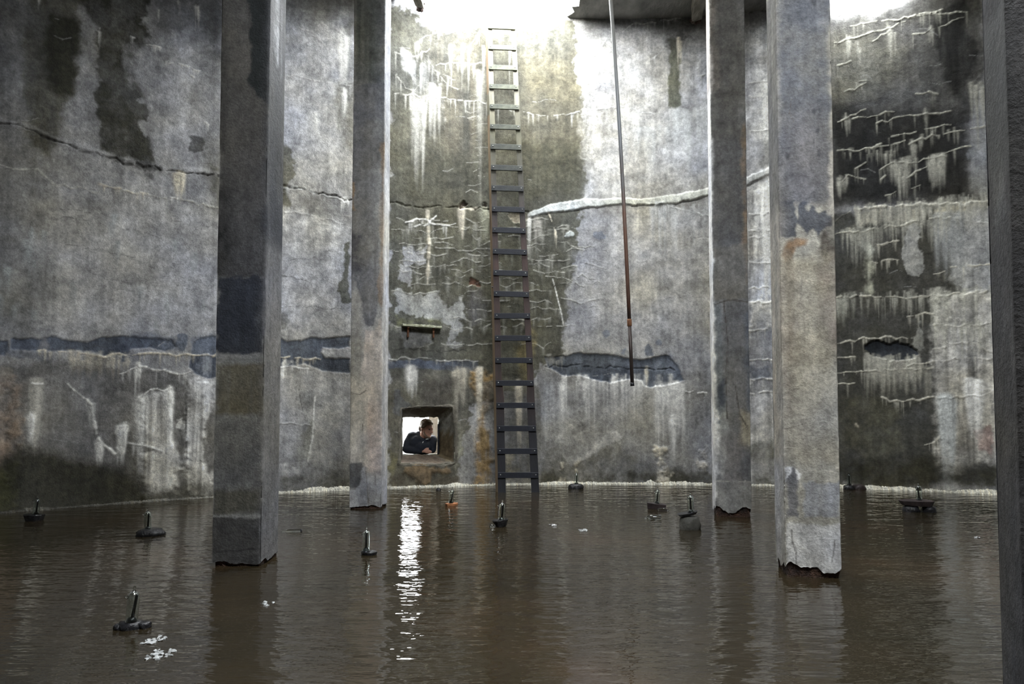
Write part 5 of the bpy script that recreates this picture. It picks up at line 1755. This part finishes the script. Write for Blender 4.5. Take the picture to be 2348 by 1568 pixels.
ROD_ME = _tmp.data
bpy.data.objects.remove(_tmp)
_tmp = bm_obj('base_ring', lathe([(0.0, 0.001), (0.021, 0.001), (0.022, 0.010), (0.016, 0.020), (0.009, 0.024), (0.0, 0.024)], 18), M_SHARD, None, True)
BASE_ME = _tmp.data
bpy.data.objects.remove(_tmp)
_tmp = bm_obj('side_spout', tube([(-0.022, 0, 0.112), (-0.030, 0, 0.117), (-0.036, 0, 0.120)], [0.006, 0.0058, 0.0075], 10), M_GLASS, None, True)
SPOUT_ME = _tmp.data
bpy.data.objects.remove(_tmp)
GG = 'small glass bells standing on stones in the water'


def glass_bell(loc, tilt, label, rz=0.0, scale=1.0, rodtilt=0.05):
    root = empty('glass_bell', loc, rz)
    root.rotation_euler = (tilt[0], tilt[1], rz)
    root.scale = (scale,) * 3
    tag(root, label, 'glass bell', GG)
    link(bpy.data.objects.new('glass', GLASS_ME), root)
    rod = link(bpy.data.objects.new('rod', ROD_ME), root)
    rod['label'] = 'thin black rod inside the glass'
    rod.rotation_euler = (0, rodtilt, 0)
    link(bpy.data.objects.new('base_ring', BASE_ME), root)
    link(bpy.data.objects.new('side_spout', SPOUT_ME), root)
    return root


def stone(name, bm, mat, loc, rot, label, cat, group='stones and slabs carrying the glass bells'):
    o = bm_obj(name, bm, mat, None, len(bm.verts) > 100)
    o.location = loc
    o.rotation_euler = rot
    return tag(o, label, cat, group)


def put(px, py, z=0.0):
    return at_z(px, py, z)


# a: far left, boat shaped slab
q = put(77, 1193)
stone('dark_slab', slab_bm((0.100, 0.07, 0.030), 1, 0.8), M_ROCK, q + Vector((0, 0, 0.022)), (0, 0.03, 0), 'black boat shaped slab by the wall at far left', 'slab')
glass_bell(q + Vector((0.018, 0, 0.050)), (0, 0.06, 0), 'glass bell on the black boat shaped slab at far left', 0.3, 0.98)
# b: rounded rock left
q = put(345, 1226)
stone('rounded_rock', rock_bm((0.105, 0.09, 0.060), 2, 3, 0.18), M_ROCK, q + Vector((0, 0, 0.006)), (0, 0, 0.4), 'rounded wet black rock left of the dark pillar', 'rock')
glass_bell(q + Vector((-0.022, 0, 0.040)), (0, -0.03, 0), 'glass bell on the rounded wet rock left of the dark pillar', 0.0, 1.0, 0.07)
# c: nearest, bottom left
q = put(300, 1440)
stone('low_rock', rock_bm((0.055, 0.05, 0.035), 5, 3, 0.25), M_ROCK, q + Vector((0.0, 0.01, 0.006)), (0, 0, 0), 'low black rock under the nearest glass bell at bottom left', 'rock')
glass_bell(q + Vector((0.002, 0, 0.026)), (0, 0.06, 0), 'nearest glass bell, at bottom left', 0.5, 0.98, 0.10)
stone('wet_lump', rock_bm((0.026, 0.024, 0.022), 6, 3, 0.25), M_ROCK, q + Vector((-0.046, -0.01, 0.006)), (0, 0, 0), 'glistening lump left of the nearest glass bell', 'rock', 'lumps beside the nearest glass bell')
stone('wet_lump', rock_bm((0.030, 0.024, 0.022), 7, 3, 0.3), M_ROCK, q + Vector((0.056, 0.01, 0.010)), (0, 0, 0), 'glistening lump right of the nearest glass bell', 'rock', 'lumps beside the nearest glass bell')
# d: in front of second pillar on thin plate
q = put(842, 1271)
stone('thin_plate', slab_bm((0.062, 0.05, 0.010), 9, 0.95), M_ROCK, q + Vector((0.012, 0, 0.010)), (0, 0.02, 0), 'thin shiny wet plate below the slender left pillar', 'plate')
glass_bell(q + Vector((-0.008, 0, 0.022)), (0, 0.02, 0), 'glass bell on the thin shiny plate below the slender left pillar', 0.9, 0.98, 0.0)
# e: orange tile
q = put(1035, 1159)
stone('orange_tile', slab_bm((0.072, 0.05, 0.012), 12, 0.95), M_TILE, q + Vector((0.0, 0, 0.012)), (0, -0.05, 0.2), 'orange brown tile piece left of the ladder foot', 'tile')
glass_bell(q + Vector((-0.006, 0, 0.026)), (0, 0.10, 0), 'glass bell on the orange tile piece', 0.0, 0.95, 0.12)
# f: centre
q = put(1148, 1207)
stone('ragged_rock', slab_bm((0.070, 0.055, 0.030), 15, 0.62), M_ROCK, q + Vector((0, 0, 0.026)), (0, -0.12, 0.3), 'ragged black rock in front of the ladder', 'rock')
glass_bell(q + Vector((0.006, 0, 0.052)), (0, 0.05, 0), 'glass bell on the ragged black rock in front of the ladder', 0.2, 1.0, 0.08)
stone('glass_lump', rock_bm((0.022, 0.02, 0.016), 16, 2, 0.2), M_GLASS, q + Vector((-0.070, -0.02, 0.008)), (0, 0, 0), 'clear glass lump beside the ragged black rock', 'glass', 'loose glass in the water')
# g: by the wall, right of ladder
q = put(1320, 1120)
stone('domed_rock', rock_bm((0.095, 0.07, 0.062), 18, 3, 0.12), M_ROCK, q + Vector((0, 0, 0.012)), (0, 0, 0), 'domed black rock by the wall right of the ladder', 'rock')
glass_bell(q + Vector((0.008, 0, 0.050)), (0, 0.02, 0), 'glass bell on the domed rock by the wall right of the ladder', 0.4, 0.92, 0.05)
# h: brown brick with lying bottle
q = put(1510, 1167)
stone('broken_brick', slab_bm((0.100, 0.05, 0.030), 21, 0.92), M_SLABBR, q + Vector((-0.012, 0.02, 0.022)), (0, 0.10, -0.1), 'dark brown broken brick left of the boulder', 'brick')
glass_bell(q + Vector((-0.012, 0.02, 0.050)), (0, 0.08, 0), 'glass bell on the dark brown broken brick', 0.3, 0.95, 0.06)
# i: slate on boulder
q = put(1581, 1212)
stone('grey_boulder', rock_bm((0.085, 0.075, 0.098), 24, 3, 0.20), M_GREY, q + Vector((0.0, 0.0, 0.030)), (0, 0, 0.5), 'grey boulder left of the slender right pillar', 'rock')
stone('slate', slab_bm((0.098, 0.06, 0.011), 25, 0.8), M_ROCK, q + Vector((-0.014, 0, 0.119)), (0, -0.14, 0.2), 'thin black slate lying on the grey boulder', 'slab')
glass_bell(q + Vector((0.014, 0, 0.132)), (0, -0.03, 0), 'glass bell on the slate over the grey boulder', 0.6, 0.98, -0.04)
# j: right, by the wall
q = put(1950, 1122)
stone('low_rock', rock_bm((0.060, 0.055, 0.052), 28, 3, 0.15), M_ROCK, q + Vector((-0.02, 0, 0.014)), (0, 0, 0), 'black rock by the wall beside the tan pillar', 'rock')
stone('low_rock', rock_bm((0.075, 0.06, 0.060), 29, 3, 0.2), M_SLABBR, q + Vector((0.115, 0.03, 0.010)), (0, 0, 0), 'brown rock by the wall beside the tan pillar', 'rock')
glass_bell(q + Vector((-0.012, 0, 0.052)), (0, 0.0, 0), 'glass bell on the rock by the wall beside the tan pillar', 0.8, 0.94, 0.0)
# k: flat slab on stones
q = put(2108, 1173)
stone('flat_slab', slab_bm((0.175, 0.10, 0.024), 32, 0.9), M_SLABBR, q + Vector((0, 0.03, 0.078)), (0.02, 0.02, 0.1), 'wide flat brown slab resting on stones at right', 'slab')
stone('prop_stone', rock_bm((0.075, 0.07, 0.075), 33, 3, 0.2), M_ROCK, q + Vector((-0.07, 0.02, 0.004)), (0, 0, 0), 'black stone under the left of the flat slab', 'rock')
stone('prop_stone', rock_bm((0.065, 0.06, 0.070), 34, 3, 0.25), M_ROCK, q + Vector((0.085, -0.01, 0.002)), (0, 0, 0.6), 'black stone under the right of the flat slab', 'rock')
glass_bell(q + Vector((0.020, 0.03, 0.104)), (0, -0.04, 0), 'glass bell on the wide flat slab at right', 0.2, 0.97, -0.08)
# small dark stone at the wall
stone('small_stone', rock_bm((0.03, 0.025, 0.03), 36, 2, 0.2), M_ROCK, put(1005, 1123), (0, 0, 0), 'small dark stone in the water under the window opening', 'rock', 'loose stones')


def lying_bottle(px, py, length, rad, rz, label, cap=True):
    c = put(px, py)
    root = empty('lying_glass_bottle', c + Vector((0, 0, rad * 0.35)), rz)
    tag(root, label, 'bottle', 'glass bottles floating in the water')
    pr = [(0.0, 0.0), (rad * 0.9, 0.0), (rad, length * 0.05), (rad, length * 0.62), (rad * 0.75, length * 0.76), (rad * 0.35, length * 0.84), (rad * 0.32, length * 0.95), (rad * 0.4, length), (0, length)]
    b = bm_obj('bottle', lathe(pr, 18), M_GLASS, root, True)
    b.rotation_euler = (0, math.pi / 2, 0)
    b.location = (-length / 2, 0, 0)
    if cap:
        k = bm_obj('stopper', lathe([(0, -0.004), (rad * 0.98, -0.004), (rad * 1.02, 0.006), (0, 0.010)], 14), M_BLACKROD, root, True)
        k.rotation_euler = (0, math.pi / 2, 0)
        k.location = (-length / 2, 0, 0)


lying_bottle(1497, 1189, 0.145, 0.026, math.pi - 0.15, 'clear bottle floating below the dark brown broken brick', False)
lying_bottle(1521, 1171, 0.105, 0.020, 0.12, 'bright bottle lying against the dark brown broken brick', False)
lying_bottle(669, 1219, 0.150, 0.016, math.pi + 0.12, 'thin floating bottle with a dark end right of the dark pillar', True)


def glass_bits(px, py, n, spread, label, seed):
    """a little cluster of broken glass at the surface, joined as one broken piece"""
    r = random.Random(seed)
    c = put(px, py)
    bm = bmesh.new()
    for k in range(n * 2):
        s = r.uniform(0.003, 0.009)
        m = Matrix.Translation((r.uniform(-spread, spread), r.uniform(-spread, spread) * 1.2, s * 0.3)) @ Matrix.Rotation(r.uniform(0, 3), 4, 'Z') @ Matrix.Diagonal((r.uniform(1.2, 2.6), 1.0, r.uniform(0.4, 1.1), 1))
        g = bmesh.ops.create_icosphere(bm, subdivisions=1, radius=s, matrix=m)
        for v in g['verts']:
            v.co += Vector((r.uniform(-1, 1), r.uniform(-1, 1), r.uniform(-1, 1))) * s * 0.35
    o = bm_obj('glass_shards', bm, M_SHARD, None, False)
    o.location = c
    tag(o, label, 'glass', 'loose glass in the water', kind='stuff')


glass_bits(1338, 1216, 9, 0.032, 'cluster of glass bits right of the ladder reflection', 1)
glass_bits(1266, 1204, 3, 0.02, 'two small glass bits between ladder and bottle', 2)
glass_bits(613, 1385, 6, 0.030, 'glass bits below the dark pillar', 3)
glass_bits(355, 1467, 12, 0.040, 'glass bits right of the nearest glass bell', 4)
glass_bits(375, 1500, 16, 0.050, 'lowest glass bits at bottom left', 5)
glass_bits(2237, 1232, 3, 0.016, 'small glass bits near the right edge', 6)

# ------------------------------------------------------------------ person leaning in at the window
M_SKIN = simple_mat('skin', [(0.3, (0.50, 0.27, 0.20)), (0.7, (0.62, 0.36, 0.27))], 20, 0.55, bstr=0.1)
M_HAIR = simple_mat('brown_hair', [(0.3, (0.085, 0.055, 0.036)), (0.7, (0.26, 0.17, 0.11))], 60, 0.5, (1, 1, 4), 0.6, 0.006)
M_JACKET = simple_mat('navy_jacket', [(0.3, (0.006, 0.009, 0.016)), (0.7, (0.014, 0.018, 0.030))], 12, 0.85, bstr=0.3)
M_ZIP = simple_mat('pale_zip', [(0.3, (0.5, 0.5, 0.5)), (0.7, (0.7, 0.7, 0.7))], 30, 0.4)


_b = bmesh.new()
bmesh.ops.create_icosphere(_b, subdivisions=2, radius=1)
_b.verts.ensure_lookup_table()
ICO_V = np.array([v.co[:] for v in _b.verts])
ICO_F = np.array([[v.index for v in f.verts] for f in _b.faces])
_b.free()


def fused(name, parts, voxel, mat, parent=None, smooth=6):
    """union of spheres / capsules as one continuous surface"""
    Vs, Fs, base = [], [], 0

    def ball(M):
        nonlocal base
        v = ICO_V @ np.array(M.to_3x3()).T + np.array(M.translation)
        Vs.append(v)
        Fs.append(ICO_F + base)
        base += len(v)
    for prt in parts:
        if prt[0] == 'e':
            _, c, r, rot = prt
            ball(Matrix.Translation(c) @ (rot.to_4x4() if rot else Matrix.Identity(4)) @ Matrix.Diagonal((*r, 1)))
        else:
            _, pts, rad = prt
            for (a, ra), (b, rb) in zip(zip(pts, rad), zip(pts[1:], rad[1:])):
                a, b = Vector(a), Vector(b)
                n = max(2, int((b - a).length / (0.4 * min(ra, rb))))
                for k in range(n + 1):
                    t = k / n
                    ball(Matrix.Translation(a.lerp(b, t)) @ Matrix.Scale(ra + (rb - ra) * t, 4))
    me = bpy.data.meshes.new(name)
    me.from_pydata(np.concatenate(Vs).tolist(), [], np.concatenate(Fs).tolist())
    me.update()
    tmp = bpy.data.objects.new(name, me)
    COL.objects.link(tmp)
    md = tmp.modifiers.new('r', 'REMESH')
    md.mode = 'VOXEL'
    md.voxel_size = voxel
    ms = tmp.modifiers.new('s', 'SMOOTH')
    ms.factor = 0.5
    ms.iterations = smooth
    dg = bpy.context.evaluated_depsgraph_get()
    me2 = bpy.data.meshes.new_from_object(tmp.evaluated_get(dg))
    bpy.data.objects.remove(tmp)
    me2.name = name
    me2.materials.clear()
    me2.materials.append(mat)
    me2.polygons.foreach_set('use_smooth', [True] * len(me2.polygons))
    return link(bpy.data.objects.new(name, me2), parent)


def build_person():
    DP = 8.86
    O = at(960, 1041, DP)

    def P(px, py, dy=0.0):
        # dy is measured from the sill plane; sizes follow the distance
        return at(px, py, DP + dy) - O
    hc = P(978, 984, 0.0)                       # head centre
    fwd = Vector((0.80, -0.56, -0.16)).normalized()   # where the face looks
    up = Vector((0.16, 0.02, 0.98))
    right = fwd.cross(up).normalized()
    up = right.cross(fwd).normalized()

    def H(f, r, u):
        return hc + fwd * f + right * r + up * u
    rot = Matrix((fwd, right, up)).transposed()
    parts = [
        ('e', H(-0.012, 0, 0.030), (0.094, 0.074, 0.085), rot),        # cranium
        ('e', H(0.030, 0, -0.030), (0.060, 0.058, 0.080), rot),        # face
        ('e', H(0.048, 0, -0.080), (0.036, 0.036, 0.030), rot),        # chin
        ('e', H(0.074, 0, 0.024), (0.018, 0.046, 0.012), rot),         # brow
        ('c', [H(0.084, 0, 0.012), H(0.104, 0, -0.022)], [0.009, 0.013]),   # nose
        ('e', H(0.092, 0.010, -0.026), (0.010, 0.008, 0.007), rot),
        ('e', H(0.092, -0.010, -0.026), (0.010, 0.008, 0.007), rot),
        ('e', H(0.079, 0, -0.052), (0.014, 0.022, 0.007), rot),        # lips
        ('e', H(0.077, 0, -0.062), (0.013, 0.019, 0.006), rot),
        ('e', H(0.060, 0.038, -0.018), (0.026, 0.018, 0.020), rot),    # cheeks
        ('e', H(0.060, -0.038, -0.018), (0.026, 0.018, 0.020), rot),
        ('e', H(-0.010, 0.074, -0.012), (0.018, 0.009, 0.030), rot),   # ears
        ('e', H(-0.010, -0.074, -0.012), (0.018, 0.009, 0.030), rot),
        ('c', [H(-0.025, 0, -0.05), P(972, 1012, 0.06)], [0.056, 0.060]),    # neck
        # torso leaning forward on the sill, hips behind
        ('c', [P(970, 1014, 0.08), P(966, 1022, 0.24), P(958, 1036, 0.50), P(955, 1050, 0.62)], [0.105, 0.135, 0.135, 0.130]),
        ('c', [P(948, 1000, 0.06), P(971, 1012, 0.09), P(990, 1008, 0.10)], [0.060, 0.085, 0.060]),
        # legs
        ('c', [P(948, 1055, 0.62), P(946, 1130, 0.60), P(946, 1216, 0.66)], [0.088, 0.060, 0.045]),
        ('c', [P(964, 1055, 0.64), P(965, 1130, 0.64), P(966, 1216, 0.70)], [0.088, 0.060, 0.045]),
        ('c', [P(946, 1216, 0.68), P(946, 1218, 0.50)], [0.045, 0.035]),
        ('c', [P(966, 1216, 0.72), P(967, 1218, 0.54)], [0.045, 0.035]),
        # arm on the left of the picture, forearm lying on the sill
        ('c', [P(945, 1000, 0.05), P(932, 1031, -0.01)], [0.050, 0.042]),
        ('c', [P(932, 1031, -0.01), P(950, 1034.5, -0.06), P(967, 1034, -0.07)], [0.040, 0.034, 0.026]),
        # far arm
        ('c', [P(990, 1009, 0.09), P(989, 1029, 0.05)], [0.046, 0.034]),
        ('c', [P(989, 1030, 0.05), P(975, 1034, 0.03), P(960, 1035, 0.03)], [0.034, 0.030, 0.026]),
        # hand: palm, thumb and four fingers of different length
        ('c', [P(967, 1033.5, -0.072), P(976, 1034, -0.080)], [0.025, 0.024]),
        ('c', [P(972, 1030.5, -0.085), P(978, 1028, -0.090), P(983, 1027.5, -0.088)], [0.012, 0.010, 0.008]),
        ('c', [P(977, 1031.5, -0.086), P(983, 1032, -0.092), P(988.5, 1034, -0.088)], [0.0105, 0.0095, 0.0080]),
        ('c', [P(977, 1033.6, -0.088), P(984, 1034.4, -0.094), P(989.5, 1036, -0.090)], [0.0105, 0.0095, 0.0080]),
        ('c', [P(977, 1035.8, -0.088), P(983, 1036.8, -0.094), P(988, 1038, -0.090)], [0.0100, 0.0090, 0.0075]),
        ('c', [P(976, 1037.6, -0.086), P(981, 1038.6, -0.090), P(985, 1039.4, -0.086)], [0.0090, 0.0080, 0.0068]),
    ]
    root = fused('person', parts, 0.0062, M_SKIN, None, 3)
    root.location = O
    tag(root, 'bearded person in a dark navy jacket leaning in through the window opening', 'person')
    # eyes
    for s in (-1, 1):
        bm = bmesh.new()
        bmesh.ops.create_icosphere(bm, subdivisions=2, radius=0.010, matrix=Matrix.Translation(H(0.074, 0.029 * s, 0.008)))
        bm_obj('eye', bm, M_BLACKROD, root, True)
    # hair swept back, with strands
    hp = [('e', H(-0.022, 0, 0.048), (0.094, 0.081, 0.082), rot), ('e', H(-0.070, 0, 0.005), (0.052, 0.066, 0.070), rot), ('e', H(0.030, 0, 0.082), (0.048, 0.058, 0.034), rot)]
    r = random.Random(3)
    for k in range(40):
        a = r.uniform(-1.2, 1.2)
        pts = [H(0.076 * math.cos(t) - 0.02, 0.079 * math.sin(a) * (0.35 + 0.65 * math.sin(t)), 0.050 + 0.080 * math.sin(t) * math.cos(a * 0.8)) for t in (0.35, 0.8, 1.3, 1.9, 2.5)]
        hp.append(('c', pts, [0.008, 0.0095, 0.0095, 0.009, 0.008]))
    for s in (-1, 1):
        hp.append(('c', [H(0.024, 0.068 * s, 0.040), H(0.004, 0.074 * s, 0.020), H(-0.020, 0.074 * s, 0.020)], [0.012, 0.014, 0.018]))
    hair = fused('hair', hp, 0.0060, M_HAIR, root, 2)
    hair['label'] = 'brown hair swept back'
    # beard
    bp = [('c', [H(0.018, 0.060, -0.035), H(0.034, 0.052, -0.066), H(0.060, 0.030, -0.090), H(0.074, 0, -0.094), H(0.060, -0.030, -0.090), H(0.034, -0.052, -0.066), H(0.018, -0.060, -0.035)],
           [0.010, 0.014, 0.015, 0.016, 0.015, 0.014, 0.010]),
          ('c', [H(0.076, 0.024, -0.050), H(0.092, 0, -0.040), H(0.076, -0.024, -0.050)], [0.006, 0.0075, 0.006])]
    bd = fused('beard', bp, 0.0060, M_HAIR, root, 2)
    bd['label'] = 'short brown beard'
    # jacket
    jp = [('c', [P(971, 1016, 0.08), P(966, 1024, 0.24), P(958, 1036, 0.50)], [0.122, 0.155, 0.155]),
          ('c', [P(947, 1001, 0.06), P(971, 1014, 0.08), P(991, 1009, 0.10)], [0.072, 0.100, 0.070]),
          ('c', [P(944, 1001, 0.05), P(936, 1015, 0.02), P(932.5, 1029, -0.01)], [0.066, 0.062, 0.058]),
          ('c', [P(932.5, 1030, -0.01), P(950, 1033, -0.06), P(965, 1033.5, -0.068)], [0.056, 0.047, 0.036]),
          ('c', [P(991, 1009, 0.08), P(992, 1020, 0.05), P(992, 1030, 0.04)], [0.064, 0.056, 0.050]),
          ('c', [P(992, 1031, 0.03), P(975, 1034.5, 0.02), P(960, 1035.5, 0.02)], [0.046, 0.042, 0.040]),
          ('e', P(968, 1026, -0.01), (0.125, 0.10, 0.085), None),
          ('e', P(952, 1016, 0.02), (0.09, 0.09, 0.11), None),
          # collar
          ('c', [P(959, 992, 0.06), P(962, 1001, 0.03), P(969, 1009, -0.02), P(971, 1014, -0.04)], [0.026, 0.032, 0.026, 0.020]),
          ('c', [P(962, 992, 0.12), P(975, 998, 0.14), P(984, 1004, 0.06), P(979, 1009, -0.02), P(973, 1015, -0.04)], [0.024, 0.030, 0.026, 0.022, 0.018])]
    jk = fused('jacket', jp, 0.0080, M_JACKET, root, 3)
    jk['label'] = 'dark navy jacket'
    z = bm_obj('zip', tube([P(970.6, 1012, -0.075), P(969.0, 1015.5, -0.10)], 0.0035, 8), M_ZIP, root)
    z['label'] = 'pale zip pull'
    bm = bmesh.new()
    box_bm(bm, P(979, 1006.5, -0.062), (0.030, 0.006, 0.009), Matrix.Rotation(-0.1, 3, 'Y'), 0.001)
    t = bm_obj('collar_tag', bm, M_ZIP, root)
    t['label'] = 'small pale mark on the collar'


build_person()
